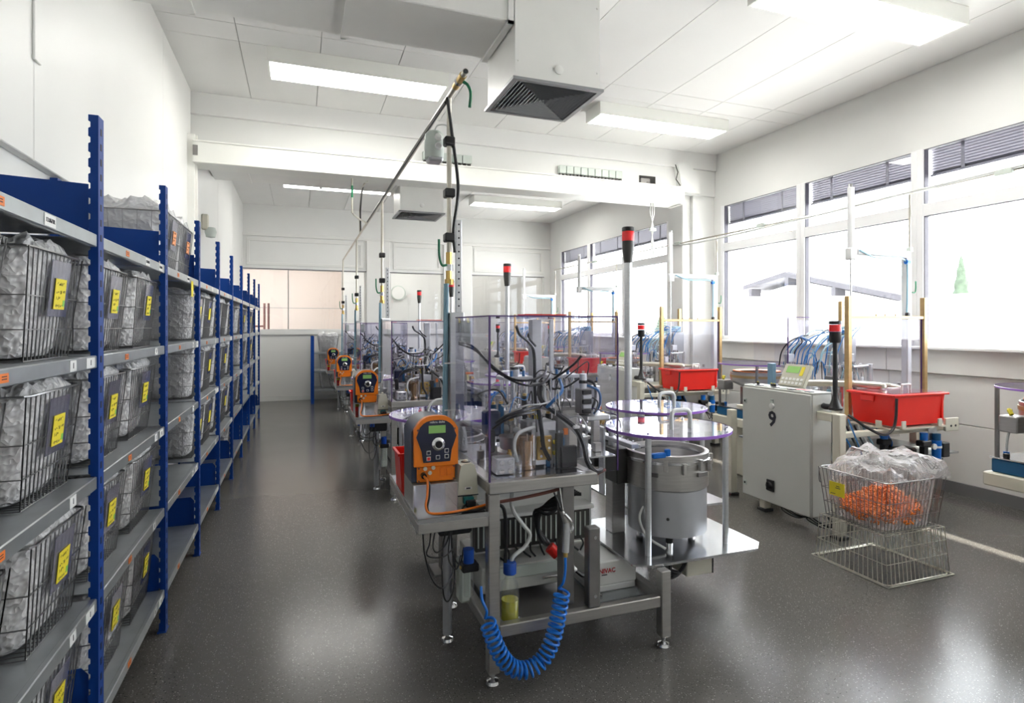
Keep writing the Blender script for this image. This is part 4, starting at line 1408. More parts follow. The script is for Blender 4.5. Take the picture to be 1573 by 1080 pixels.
cyl('cable_gland', 'bluecap', mc, (.47, 2.36, .655), (.47, 2.36, .672), .010, 8)
# clear and red sheet lying on the guard
B('spare_sheet', 'acryl', mc, 1.08, 1.46, 2.62, 2.82, 1.5465, 1.5525)
B('red_strip', 'red', mc, 1.04, 1.26, 2.66, 2.78, 1.554, 1.560)

# metering pump on a bent steel stand
pu = lthing('metering_pump', 'orange and navy metering pump on the tray of the {w}', 'pump', (.55, 2.55, .722), 'orange metering pumps')
m = MB()
m.box(.445, .449, 2.44, 2.66, .7225, .832).box(.636, .640, 2.44, 2.66, .7225, .832).box(.445, .640, 2.44, 2.66, .828, .832)
m.build('stand', 'steel', pu)
def arch(x0, x1, z0, zs, zt, n=12):
    cx = (x0 + x1) / 2
    hw = (x1 - x0) / 2
    p = [(x0, z0), (x1, z0)]
    for k in range(n + 1):
        a = k / n
        x = x1 - (x1 - x0) * a
        q = abs((x - cx) / hw)
        p.append((x, zs + (zt - zs) * (1 - q ** 3.2)))
    return p
MB().prism(arch(.445, .632, .835, 1.05, 1.108), 2.475, 2.66, 'y').build('housing', 'navy', pu)
MB().prism(arch(.452, .642, .905, 1.062, 1.118), 2.448, 2.476, 'y').build('front_frame', 'orange', pu)
pan = [(.478, .922), (.620, .922), (.628, .985), (.632, 1.03), (.632, 1.07)]
top = [(x, z - .012) for x, z in arch(.462, .632, .905, 1.062, 1.112)[3:-1]]
pn = MB().prism([(.490, .922), (.606, .922), (.612, .970), (.634, 1.03)] + top + [(.460, 1.03), (.482, .970)], 2.444, 2.449, 'y').build('control_panel', 'navyd', pu)
B('display', 'lcd', pn, .512, .585, 2.4415, 2.4442, 1.045, 1.078)
text('panel_text', 'mikro delta', .014, 'white', pn, (.55, 2.4437, 1.092), FRONT)
kn = MB().lathe((.552, 2.444, 1.0), [(.030, 0), (.028, -.012), (.018, -.016), (.018, -.022), (0, -.022)], 24, 'y').build('dial_knob', 'chrome', pu)
MB().lathe((.552, 2.4215, 1.0), [(.016, 0), (.013, -.008), (0, -.008)], 20, 'y').build('dial_cap', 'black', kn)
for k, (x, z) in enumerate(((.512, .963), (.512, .938), (.552, .942), (.590, .968), (.590, .944))):
    b_ = B('key', 'white', pn, x - .009, x + .009, 2.4418, 2.4442, z - .009, z + .009, b=.001)
    B('key_symbol', 'red' if k == 1 else 'navyd', b_, x - .0065, x + .0065, 2.4410, 2.4418, z - .0065, z + .0065)
for x in (.468, .626):
    cyl('case_screw', 'redbar', pu, (x, 2.448, 1.06), (x, 2.445, 1.06), .005, 8)
lb = B('terminal_cover', 'orange', pu, .466, .632, 2.46, 2.475, .835, .903, b=.004)
for k in range(2):
    m = MB()
    x = .565 + k * .03
    m.box(x, x + .022, 2.457, 2.46, .856, .858).box(x, x + .022, 2.457, 2.46, .888, .890).box(x, x + .002, 2.457, 2.46, .856, .890).box(x + .02, x + .022, 2.457, 2.46, .856, .890)
    m.build('cover_rib', 'orange', lb)
for x, z in ((.50, .894), (.535, .896), (.52, .875)):
    cyl('blind_plug', 'beige', lb, (x, 2.46, z), (x, 2.453, z), .0085, 12)
for x in (.473, .625):
    for z in (.842, .896):
        cyl('cover_screw', 'redbar', lb, (x, 2.46, z), (x, 2.456, z), .004, 8)
cyl('cable_gland', 'black', pu, (.492, 2.46, .868), (.492, 2.44, .866), .012, 12)
T('orange_cable', 'cableo', pu, [(.492, 2.44, .866), (.50, 2.41, .85), (.495, 2.39, .80), (.485, 2.37, .76), (.50, 2.345, .738), (.58, 2.34, .735), (.68, 2.36, .736), (.75, 2.37, .742)], .0048, 8)
T('black_cable', 'cable', pu, [(.492, 2.44, .862), (.508, 2.41, .84), (.503, 2.39, .79), (.492, 2.37, .752), (.51, 2.35, .732), (.60, 2.345, .729), (.70, 2.37, .730), (.76, 2.38, .735)], .0042, 8)
B('rating_label', 'yellow', pu, .449, .4495, 2.46, 2.50, .775, .80)
B('warning_label', 'yellow', pu, .452, .50, 2.655, 2.657, .775, .80)

cp = lthing('cream_dosing_unit', 'cream dosing unit with teal pump head beside the orange pump, {w}', 'dosing unit', (.69, 2.465, .722), 'cream dosing units')
MB().prism([(.638, .772), (.728, .772), (.722, .862), (.712, .898), (.696, .905), (.668, .905), (.652, .898), (.644, .862)], 2.435, 2.525, 'y').build('body', 'cream', cp)
MB().lathe((.683, 2.477, .9055), [(.022, 0), (.020, .002), (0, .002)], 20).build('filler_well', 'greybox', cp)
MB().lathe((.683, 2.477, .906), [(.011, 0), (.011, .006), (.006, .010), (0, .010)], 16).build('filler_cap', 'cream', cp)
B('parting_line', 'black', cp, .637, .729, 2.433, 2.527, .767, .772)
B('pump_base', 'cream', cp, .64, .726, 2.445, 2.515, .7225, .767)
hd = B('pump_head', 'teal', cp, .660, .705, 2.415, 2.445, .735, .766, b=.004)
B('head_cover', 'black', hd, .664, .710, 2.400, 2.415, .727, .757, b=.004)
for x in (.669, .705):
    for z in (.731, .753):
        cyl('head_screw', 'chrome', hd, (x, 2.400, z), (x, 2.397, z), .003, 6)
cyl('outlet_port', 'white', hd, (.712, 2.415, .745), (.745, 2.415, .745), .006, 10)
T('outlet_hose', 'cable', cp, [(.66, 2.405, .737), (.645, 2.385, .735), (.65, 2.365, .728), (.70, 2.355, .728), (.76, 2.365, .735)], .006, 8)
B('badge', 'white', cp, .667, .70, 2.433, 2.435, .795, .805)
B('badge_mark', 'ink', cp, .674, .692, 2.432, 2.433, .797, .803)

rb = lthing('red_scoop_box', 'small red open box behind the pump, {w}', 'box', (.47, 2.82, .722), 'small red boxes behind the pumps')
m = MB()
m.prism([(.436, .905), (.440, .905), (.452, .7225), (.448, .7225)], 2.74, 2.90, 'y').prism([(.505, .905), (.509, .905), (.499, .7225), (.495, .7225)], 2.74, 2.90, 'y')
m.box(.448, .499, 2.74, 2.90, .7225, .727).box(.445, .502, 2.74, 2.744, .723, .90).box(.445, .502, 2.896, 2.90, .723, .90)
m.build('box_body', 'red', rb)
m = MB()
m.box(.428, .517, 2.73, 2.738, .893, .905).box(.428, .436, 2.73, 2.91, .893, .905).box(.509, .517, 2.73, 2.91, .893, .905).box(.428, .517, 2.902, 2.91, .893, .905)
m.build('box_rim', 'red', rb)


def bowl_feeder(cx, cy_, Rd, label, poly, hand=True, zp=.37, zd=.955, dr=.205, pillar=True, group='bowl feeders of the left row'):
    t = lthing('bowl_feeder', label, 'bowl feeder', (cx, cy_, zp), group)
    pb = MB().prism(poly, zp - .012, zp).build('base_plate', 'plate', t)
    if pillar:
        B('pillar', 'steeld', pb, cx - .04, cx + .04, cy_ - .04, cy_ + .04, .008, zp - .012)
        B('pillar_foot', 'steeld', pb, cx - .09, cx + .09, cy_ - .09, cy_ + .09, 0, .008)
    for k in range(4):
        a = R((-142, -38, 38, 142)[k])
        x, y = cx + Rd * .90 * math.cos(a), cy_ + Rd * .90 * math.sin(a)
        p = cyl('cover_post', 'alu', t, (x, y, zp), (x, y, zd), .0155, 16)
        cyl('post_screw', 'chrome', p, (x, y, zd + .010), (x, y, zd + .020), .008, 8)
    d = MB().lathe((cx, cy_, zd), [(Rd, -.003), (Rd, .010), (0, .010)], 56).build('cover_disc', 'disc', t)
    MB().lathe((cx, cy_, zd), [(Rd + .0002, -.005), (Rd + .0025, -.004), (Rd + .0025, .010), (Rd + .0002, .011)], 56, cap=False).build('disc_edge', 'violetl', d)
    if hand:
        hx, hy = cx + .02, cy_ - .10
        T('handle', 'arm', d, [(hx - .06, hy, zd + .01), (hx - .06, hy, zd + .075), (hx - .045, hy + .002, zd + .103), (hx, hy + .004, zd + .108), (hx + .045, hy + .006, zd + .103), (hx + .06, hy + .008, zd + .075), (hx + .06, hy + .008, zd + .01)], .0115, 10, 5)
    zq = zp - .025
    MB().lathe((cx, cy_, zq), [(dr - .01, .085), (dr, .09), (dr, .318), (dr - .004, .32), (0, .32)], 48).build('drum', 'drum', t)
    bl = MB().lathe((cx, cy_, zq), [(dr + .004, .322), (dr + .009, .326), (dr + .010, .50), (dr + .004, .502), (dr - .012, .502), (dr - .02, .42), (dr - .10, .38), (0, .40)], 48).build('bowl', 'steel', t)
    MB().lathe((cx, cy_, zq), [(dr + .0105, .455), (dr + .018, .457), (dr + .018, .470), (dr + .0105, .472)], 48, cap=False).build('clamp_band', 'chrome', bl)
    MB().lathe((cx, cy_, zq), [(dr - .03, .47), (dr - .012, .475), (dr - .012, .482), (dr - .03, .478), (dr - .03, .47)], 48, cap=False).build('spiral_track', 'plate', bl)
    for k in range(9):
        a = R(-150 + k * 24)
        rot = Matrix.Rotation(a, 3, 'Z')
        MB().obox((cx + (dr + .022) * math.cos(a), cy_ + (dr + .022) * math.sin(a), zq + (.455 if k % 2 else .44)), (.018, .022, .055), rot, .002).build('track_bracket', 'steel', bl)
        if k % 3 == 0:
            MB().obox((cx + (dr + .016) * math.cos(a + .1), cy_ + (dr + .016) * math.sin(a + .1), zq + .405), (.010, .07, .022), rot, .002).build('track_clip', 'steeld', bl)
    for k in range(3):
        a = R(-120 + k * 120)
        x, y = cx + dr * .78 * math.cos(a), cy_ + dr * .78 * math.sin(a)
        f = cyl('rubber_foot', 'rubber', t, (x, y, zp + .028), (x, y, zp + .07), .019, 14)
        cyl('foot_socket', 'chrome', f, (x, y, zp), (x, y, zp + .028), .018, 14)
    cyl('earth_screw', 'greybox', t, (cx - dr * .55, cy_ - dr * .84, zp + .16), (cx - dr * .565, cy_ - dr * .86, zp + .16), .008, 8)
    return t


bowl_feeder(1.85, 2.66, .33, 'bowl feeder under clear round cover at the front of the {w}', [(1.485, 3.05), (1.485, 2.41), (1.56, 2.362), (2.19, 2.362), (2.26, 2.43), (2.26, 3.05)], pillar=False)
bowl_feeder(2.25, 3.36, .33, 'bowl feeder under clear round cover, rear right of the {w}', [(1.92, 3.70), (1.92, 3.06), (2.60, 3.06), (2.60, 3.70)])
bowl_feeder(.85, 3.53, .345, 'bowl feeder under clear round cover behind the pump tray, {w}', [(.60, 3.88), (.60, 3.20), (1.22, 3.20), (1.22, 3.88)], hand=False, dr=.23)
T('cover_hose', 'tubew', LEFT[-1][0], [(.70, 3.35, .965), (.70, 3.35, 1.02), (.73, 3.36, 1.06), (.78, 3.37, 1.07), (.83, 3.38, 1.04), (.85, 3.39, .97)], .007, 8)
cyl('hose_fitting', 'chrome', LEFT[-1][0], (.70, 3.35, .965), (.70, 3.35, 1.0), .014, 10)

st = lthing('signal_tower', 'grey pole with red signal lamp at the rear of the {w}', 'signal lamp', (2.165, 3.86, 0), 'signal lamps of the left row')
sx, sy = 2.165 * 3.86 / 3.57, 3.86
sx, sy = 2.34, 3.86
cyl('pole', 'alu', st, (sx, sy, .01), (sx, sy, 1.99), .029, 20)
MB().lathe((sx, sy, 0), [(.08, 0), (.08, .01), (.04, .014)], 20).build('pole_base', 'steeld', st)
MB().lathe((sx, sy, 1.98), [(.03, 0), (.035, .03), (.044, .11), (.045, .165), (0, .165)], 24).build('lamp_socket', 'greybox', st)
MB().lathe((sx, sy, 2.146), [(.045, 0), (.046, .004), (.046, .068), (.045, .072), (0, .072)], 24).build('red_lens', 'redlight', st)
MB().lathe((sx, sy, 2.219), [(.047, 0), (.047, .026), (.043, .032), (0, .032)], 24).build('lamp_cap', 'black', st)

# copies of the whole station for the rest of the row
PITCH = 2.75
for k in (1, 2, 3):
    for root, lab in LEFT:
        if k == 3 and 'behind the pump tray' in lab:
            continue                      # the low rack stands there
        dup(root, (0, PITCH * k, 0), lab.format(w=WHERE[k]))

# single things at the nearest machine
vx = thing('vacuum_unit', 'white vacuum unit with red lettering under the nearest machine', 'vacuum unit', (1.46, 2.68, .195))
B('case', 'white', vx, 1.325, 1.575, 2.52, 2.86, .234, .352, b=.006)
B('lower_case', 'white', vx, 1.328, 1.572, 2.524, 2.856, .202, .233, b=.004)
B('mounting_plate', 'galv', vx, 1.322, 1.576, 2.44, 2.88, .1945, .2015)
text('lettering', 'NIVAC', .030, 'red_ink', vx, (1.410, 2.5185, .305), FRONT, bold=.0008)
B('small_print', 'ink', vx, 1.38, 1.41, 2.518, 2.5195, .285, .289)
for x in (1.35, 1.55):
    cyl('plate_bolt', 'chrome', vx, (x, 2.47, .2015), (x, 2.47, .22), .007, 6)
bx = thing('relay_box', 'pale junction box with black cable coils below the front tray', 'junction box', (1.9, 2.62, .20))
B('case', 'beige', bx, 1.86, 2.02, 2.50, 2.72, .215, .356, b=.005)
B('dark_edge', 'black', bx, 2.02, 2.026, 2.50, 2.52, .215, .35)
for k in range(3):
    T('cable_coil', 'cable', bx, [(1.70 + .03 * k, 2.47, .352), (1.69 + .02 * k, 2.46, .29), (1.73 + .02 * k, 2.46, .25 + .01 * k), (1.79, 2.47, .26), (1.84, 2.49, .29), (1.87, 2.51, .33)], .010)
bo = thing('reagent_bottle', 'clear glass bottle of yellow liquid with blue screw cap', 'bottle', (.862, 2.40, .194))
prof = [(.036, .006), (.040, .010), (.041, .15), (.036, .185), (.020, .21), (.018, .235)]
MB().lathe((.862, 2.40, .194), prof, 28).build('glass', 'bottle', bo)
MB().lathe((.862, 2.40, .194), [(.0375, .030), (.0375, .115), (0, .115)], 28).build('liquid', 'liquid', bo)
MB().lathe((.862, 2.40, .194), [(.042, .0), (.042, .028), (.0, .028)], 28).build('white_base', 'white', bo)
MB().lathe((.862, 2.40, .194), [(.026, .225), (.029, .228), (.029, .272), (.026, .276), (0, .276)], 28).build('screw_cap', 'bluecap', bo)
B('support_plate', 'plate', bo, .80, .93, 2.352, 2.45, .1945, .1955)
# coiled hose with air gun
ch = thing('coiled_air_hose', 'bright blue coiled air hose hanging in a loop with silver air gun', 'hose', (.88, 2.24, .10))
path = catmull([(.715, 2.26, .30), (.735, 2.245, .235), (.765, 2.235, .165), (.815, 2.23, .108), (.88, 2.228, .092), (.945, 2.23, .118), (.99, 2.235, .185), (1.015, 2.24, .26), (1.035, 2.25, .33), (1.045, 2.255, .375)], 40)
turns = 27
pts = []
acc = [0]
for a, b_ in zip(path[:-1], path[1:]):
    acc.append(acc[-1] + (b_ - a).length)
N_ = turns * 14
for k in range(N_ + 1):
    s_ = acc[-1] * (k / N_)
    i = max(j for j in range(len(acc)) if acc[j] <= s_ + 1e-9)
    i = min(i, len(path) - 2)
    f = (s_ - acc[i]) / max(1e-9, acc[i + 1] - acc[i])
    p = path[i].lerp(path[i + 1], f)
    d = (path[i + 1] - path[i]).normalized()
    a = Vector((0, 1, 0))
    b_ = d.cross(a).normalized()
    t = 2 * math.pi * turns * k / N_
    pts.append(p + (a * math.cos(t) + b_ * math.sin(t)) * .031)
MB().tube(pts, .0058, 7).build('coil', 'hoseblue', ch)
T('hose_end', 'hoseblue', ch, [pts[0], (.715, 2.27, .34), (.70, 2.285, .38), (.70, 2.30, .43)], .0058, 8)
T('hose_end', 'hoseblue', ch, [pts[-1], (1.05, 2.255, .41), (1.062, 2.26, .45), (1.066, 2.265, .52)], .0058, 8)
gn = MB().cyl((1.066, 2.265, .535), (1.075, 2.268, .66), .015, 14).build('air_gun', 'alu', ch)
cyl('gun_fitting', 'brass', gn, (1.066, 2.265, .515), (1.066, 2.265, .54), .010, 8)
MB().cyl((1.075, 2.268, .655), (1.05, 2.27, .71), .014, 12, .010).build('gun_head', 'steel', gn)
T('trigger', 'chrome', gn, [(1.06, 2.26, .70), (1.085, 2.255, .67), (1.092, 2.255, .64), (1.085, 2.258, .62)], .008, 8)
T('nozzle', 'cable', gn, [(1.05, 2.27, .71), (1.035, 2.275, .75), (1.02, 2.28, .79)], .004, 6)
cyl('hook', 'chrome', gn, (1.06, 2.27, .70), (1.06, 2.31, .80), .003, 6)

# ---------------------------------------------------------------- right row: machines along the windows
RIGHT = []
RW = ['nearest right-row machine', 'second right-row machine', 'third right-row machine', 'farthest right-row machine']
RPITCH = 2.55


def rthing(name, label, cat, loc, group):
    t = thing(name, label.format(w=RW[0]), cat, loc, group)
    RIGHT.append((t, label))
    return t


cab = rthing('control_cabinet', 'pale grey control cabinet with sloping operator panel, {w}', 'cabinet', (3.6, 3.6, 0), 'grey control cabinets')
B('body', 'cabinet', cab, 3.512, 3.70, 3.25, 3.95, .10, 1.0, b=.006)
dr_ = B('door', 'cabinet', cab, 3.494, 3.510, 3.253, 3.947, .103, .997, b=.005)
for z in (.88, .20):
    lk_ = B('lock', 'terminal', dr_, 3.489, 3.494, 3.895, 3.93, z - .02, z + .02, b=.002)
    B('lock_slot', 'black', lk_, 3.487, 3.489, 3.905, 3.92, z - .008, z + .008)
hy, hz = 3.638, .244
sw = B('main_switch', 'black', dr_, 3.482, 3.494, hy - .045, hy + .03, hz - .045, hz + .045, b=.003)
MB().lathe((3.482, hy - .005, hz), [(.03, 0), (.026, -.016), (.018, -.02), (0, -.02)], 20, 'x').build('switch_knob', 'black', sw)
B('switch_bar', 'black', sw, 3.450, 3.464, hy - .012, hy + .002, hz - .03, hz + .03, b=.003)
ov = B('key_switch_plate', 'terminal', dr_, 3.490, 3.494, 3.598, 3.634, .895, .93, b=.002)
B('key_symbol', 'ink', ov, 3.4892, 3.490, 3.603, 3.629, .915, .918)
B('key_symbol', 'ink', ov, 3.4892, 3.490, 3.603, 3.606, .90, .925)
MB().lathe((3.494, 3.616, .872), [(.024, 0), (.022, -.012), (.014, -.014), (0, -.014)], 18, 'x').build('push_button', 'white', dr_)
tp = B('top_panel', 'cabinet', cab, 3.51, 3.70, 3.25, 3.95, 1.0, 1.012, b=.003)
for k in range(8):
    y = 3.29 + k * .083
    B('button_strip', ('black', 'terminal')[k % 2], tp, 3.53, 3.575, y, y + .05, 1.012, 1.017, b=.001)
B('red_label', 'red', tp, 3.60, 3.66, 3.40, 3.50, 1.012, 1.014)
for y in (3.70, 3.73, 3.88):
    cyl('selector', 'black', tp, (3.60, y, 1.012), (3.60, y, 1.035), .012, 10)
    cyl('selector_tip', 'yellow', tp, (3.595, y, 1.035), (3.595, y, 1.039), .007, 8)
rot = Matrix.Rotation(R(28), 3, 'Y')
def tilt(cx_, cz_, x, y, z, sx_, sy_, sz_):
    return (Vector((cx_, 0, cz_)) + rot @ Vector((x, 0, z)) + Vector((0, y, 0)), (sx_, sy_, sz_))
hm = MB().obox(*tilt(3.60, 1.115, 0, 3.49, 0, .035, .245, .185), rot, .004).build('operator_panel', 'hmi', cab)
MB().obox(*tilt(3.60, 1.115, -.0185, 3.515, .045, .003, .125, .055), rot).build('panel_screen', 'lcd', hm)
MB().obox(*tilt(3.60, 1.115, -.0185, 3.425, .035, .003, .030, .075), rot).build('yellow_keys', 'yellow', hm)
for i in range(6):
    for j in range(2):
        MB().obox(*tilt(3.60, 1.115, -.019, 3.40 + i * .036, -.035 - j * .032, .003, .024, .020), rot).build('panel_key', 'white', hm)
for y in (3.36, 3.60):
    for k in range(3):
        T('floor_cable', 'cable', cab, [(3.60 + .02 * k, y + .02, .10), (3.58 + .02 * k, y, .05 + .01 * k), (3.60, y - .12, .025 + .012 * k), (3.64, y - .16 - .02 * k, .05), (3.66, y - .1, .10)], .006)

mr = rthing('packing_machine', 'beige framed machine with bronze posts and clear guard by the windows, {w}', 'machine', (4.3, 3.7, 0), 'machines of the right row')
for x, y, h in ((3.575, 3.08, .88), (3.56, 3.76, .099), (4.93, 3.50, .76), (5.02, 4.22, .76), (3.62, 4.22, .76)):
    l_ = B('leg', 'beige', mr, x - .032, x + .032, y - .032, y + .032, .025, h, b=.005)
    B('foot_pad', 'black', l_, x - .045, x + .045, y - .045, y + .045, 0, .025, b=.004)
B('table_plate', 'beige', mr, 3.72, 5.06, 3.42, 4.28, .76, .79, b=.004)
B('table_beam', 'beige', mr, 3.545, 3.605, 3.112, 3.247, .82, .88, b=.004)
B('cross_beam', 'beige', mr, 3.61, 4.74, 3.09, 3.14, .70, .74, b=.004)
B('lower_deck', 'galv', mr, 3.72, 4.88, 3.12, 4.25, .50, .515)
B('back_plate', 'white', mr, 3.75, 5.04, 3.72, 3.735, .515, .76)
for x, y in ((4.10, 3.45), (4.96, 3.45), (4.90, 4.20)):
    B('bronze_post', 'bronze', mr, x - .02, x + .02, y - .02, y + .02, .79, 1.74, b=.003)
B('bronze_bar', 'bronze', mr, 4.12, 4.98, 3.435, 3.455, 1.56, 1.585, b=.002)
for x in (4.4, 4.5, 4.62):
    cyl('bar_screw', 'bronze', mr, (x, 3.445, 1.585), (x, 3.445, 1.60), .006, 8)
sheet(mr, (4.121, 4.939, 3.452, 3.457, .80, 1.558), [(4.934, 4.939, 3.449, 3.459, .80, 1.558)])
sheet(mr, (4.972, 4.977, 3.472, 4.218, .80, 1.558), [])
sheet(mr, (3.90, 4.078, 3.86, 3.865, .80, 1.572), [(3.898, 3.902, 3.857, 3.867, .80, 1.572)])
sheet(mr, (3.90, 3.905, 3.868, 4.26, .80, 1.572), [])
sheet(mr, (3.88, 4.30, 3.85, 4.27, 1.574, 1.579), [(3.88, 4.30, 3.846, 3.85, 1.573, 1.580)])
sheet(mr, (4.121, 4.939, 4.235, 4.24, .80, 1.558), [])
# round table with nests
rt = MB().lathe((4.05, 4.0, .79), [(.14, 0), (.14, .07), (.26, .075), (.27, .085), (.27, .105), (.25, .11), (.25, .14), (0, .14)], 40).build('index_table', 'plate', mr)
for k in range(16):
    a = k * math.pi / 8
    cyl('nest', 'alu', rt, (4.05 + .225 * math.cos(a), 4.0 + .225 * math.sin(a), .93), (4.05 + .225 * math.cos(a), 4.0 + .225 * math.sin(a), .965), .018, 10)
# stations
for x, y, s in ((4.00, 3.95, 1), (4.28, 3.75, 0), (4.52, 3.80, 1)):
    p = cyl('station_column', 'chrome', mr, (x, y, .79), (x, y, 1.24), .016, 12)
    B('gripper_block', 'steeld', p, x - .05, x + .05, y - .04, y + .04, 1.04, 1.075, b=.003)
    B('gripper_block', 'alu', p, x - .055, x + .055, y - .035, y + .035, 1.14, 1.165, b=.003)
    for dx in (-.04, -.013, .013, .04):
        cyl('guide_rod', 'chrome', p, (x + dx, y - .03, .96), (x + dx, y - .03, 1.19), .007, 8)
    B('cylinder_block', 'alu' if s else 'steel', p, x - .035, x + .035, y - .03, y + .03, 1.19, 1.26, b=.004)
tb = B('tall_housing', 'drum', mr, 4.62, 4.80, 3.95, 4.12, .79, 1.42, b=.01)
B('housing_cap', 'tubeblue', tb, 4.66, 4.76, 3.96, 4.10, 1.42, 1.50, b=.01)
B('blue_module', 'tubeblue', mr, 3.94, 3.99, 4.08, 4.14, .94, 1.17, b=.006)
cyl('short_post', 'alu', mr, (4.55, 3.62, .79), (4.55, 3.62, 1.18), .022, 12)
cyl('cross_arm', 'alu', mr, (4.36, 3.62, 1.16), (4.57, 3.62, 1.17), .008, 8)
rr = random.Random(11)
for k in range(14):
    x0 = 4.66 + rr.uniform(-.02, .06)
    x1 = 3.95 + rr.uniform(-.02, .55)
    yy = 3.9 + rr.uniform(-.15, .12)
    z1 = 1.15 + rr.uniform(-.05, .1)
    T('air_tube', ('tubeb', 'tubeblue', 'tubeb', 'tubew')[k % 4], mr, [(x0, 4.0, 1.44), (x0 - .12, yy, 1.47 + rr.uniform(-.03, .03)), ((x0 + x1) / 2 - .05, yy, 1.42 + rr.uniform(-.04, .04)), (x1 + .04, yy, 1.30), (x1, yy, z1)], .006, 6)
for k in range(6):
    x1 = 3.94 + .05 * k
    T('air_tube', 'tubeb' if k % 3 else 'cable', mr, [(4.22, 3.95, 1.42), (4.12, 3.94, 1.41), (x1 + .06, 3.95, 1.36), (x1, 3.97, 1.28), (x1 - .02, 3.98, 1.16)], .006, 6)

rr = random.Random(31)
for k in range(26):
    x, y = rr.uniform(4.15, 4.88), rr.uniform(3.50, 4.15)
    h = rr.uniform(.06, .34)
    mt = rr.choice(['steel', 'alu', 'chrome', 'drum', 'steeld', 'tubeblue', 'white', 'arm'])
    s_ = rr.uniform(.010, .026)
    if k % 2:
        q_ = B('tooling_block', mt, mr, x - s_, x + s_, y - s_, y + s_, .79, .79 + h, b=.002)
        cyl('tooling_pin', 'chrome', q_, (x, y, .79 + h), (x, y, .83 + h), .005, 8)
    else:
        cyl('air_cylinder', mt, mr, (x, y, .79), (x, y, .79 + h), s_ * .7, 12)
for k in range(14):
    x, y, z = rr.uniform(4.15, 4.60), rr.uniform(3.60, 4.10), rr.uniform(1.0, 1.2)
    dx = rr.uniform(-.2, .2)
    T('thin_hose', rr.choice(['cable', 'tubew', 'tubeb', 'tubeblue']), mr, [(x, y, z), (x + dx * .3, y, z + .12), (x + dx * .8, y + .02, z + .10), (x + dx, y + .03, z - .06)], .004, 5, 5)
# delivery pipe into the crate
T('delivery_pipe', 'pipe', mr, [(3.95, 3.72, 1.03), (4.10, 3.58, 1.035), (4.24, 3.38, 1.035), (4.285, 3.31, 1.03), (4.29, 3.30, 1.011)], .028, 12)
T('delivery_pipe', 'pipe', mr, [(4.40, 3.76, 1.0), (4.55, 3.55, 1.005), (4.62, 3.42, .99), (4.63, 3.40, .90)], .024, 12)
# crate support and supply lines
for x in (4.12, 4.50):
    B('crate_bracket', 'beige', mr, x - .022, x + .022, 3.015, 3.40, .752, .768, b=.003)
    B('bracket_lip', 'beige', mr, x - .022, x + .022, 3.005, 3.015, .752, .81, b=.003)
B('side_lip', 'beige', mr, 4.012, 4.022, 3.10, 3.15, .752, .805, b=.003)
B('crate_shelf', 'beige', mr, 4.03, 4.60, 3.02, 3.40, .742, .752)
B('side_bracket', 'beige', mr, 4.61, 4.76, 3.04, 3.06, .70, .80, b=.004)
for x in (4.67, 4.72):
    cyl('bracket_hole', 'black', mr, (x, 3.04, .74), (x, 3.038, .74), .009, 10)
for k, (x, mt, r) in enumerate(((3.84, 'tubeb', .007), (3.90, 'cable', .008), (3.93, 'tubew', .008), (3.98, 'cable', .007), (4.02, 'tubew', .007), (4.07, 'tubeblue', .009), (4.20, 'tubeb', .012), (4.225, 'tubeb', .012), (4.25, 'cable', .012), (4.27, 'hoseblue', .010))):
    T('supply_line', mt, mr, [(x, 3.30, .742), (x + .01, 3.26, .66), (x + .03, 3.24, .59), (x + .05, 3.3, .516)], r)
T('hanging_cable', 'cable', mr, [(3.66, 3.08, .87), (3.74, 3.0, .79), (3.86, 2.97, .735), (3.98, 2.99, .76), (4.02, 2.995, .84), (4.03, 2.997, .98)], .010)
T('hanging_tube', 'tubeb', mr, [(3.67, 3.09, .84), (3.69, 3.05, .72), (3.74, 3.05, .62), (3.82, 3.1, .56)], .006)
B('white_valve', 'white', mr, 3.80, 3.95, 3.14, 3.24, .515, .565, b=.008)
B('green_label', 'green', mr, 3.78, 3.84, 3.7, 3.715, .66, .70)
B('blue_box', 'bluep', mr, 3.74, 3.84, 3.46, 3.56, .79, .87, b=.006)
# regulators on the lower deck
B('manifold', 'black', mr, 4.18, 4.44, 3.14, 3.24, .516, .57, b=.008)
for k in range(4):
    B('manifold_valve', 'greybox', mr, 4.20 + k * .06, 4.24 + k * .06, 3.125, 3.14, .52, .565, b=.003)
for x, y in ((4.17, 3.20), (4.40, 3.06)):
    q = B('regulator_body', 'black', mr, x - .05, x + .05, y - .03, y + .03, .60, .645, b=.008)
    cyl('regulator_knob', 'hoseblue', q, (x, y, .645), (x, y, .70), .026, 14)
    B('regulator_foot', 'black', q, x - .02, x + .02, y - .02, y + .02, .516, .60)
ff = B('filter_mount', 'alu', mr, 4.47, 4.56, 3.07, 3.08, .58, .75, b=.004)
cyl('filter_bowl', 'hoseblue', ff, (4.515, 3.045, .50), (4.515, 3.045, .64), .030, 16, .034)
cyl('filter_cap', 'bluep', ff, (4.515, 3.045, .64), (4.515, 3.045, .69), .028, 14)
cyl('filter_band', 'white', ff, (4.515, 3.045, .585), (4.515, 3.045, .60), .036, 16)
B('pressure_switch', 'black', ff, 4.555, 4.63, 3.02, 3.07, .51, .62, b=.006)
MB().lathe((4.455, 3.025, .60), [(.022, 0), (.022, -.012), (0, -.013)], 18, 'y').build('gauge', 'white', ff)
for k in range(3):
    T('filter_line', 'cable', ff, [(4.50 + .04 * k, 3.045, .50), (4.50 + .04 * k, 3.04, .46), (4.49 + .045 * k, 3.06, .42), (4.5 + .03 * k, 3.1, .45), (4.5, 3.16, .50)], .004, 5)
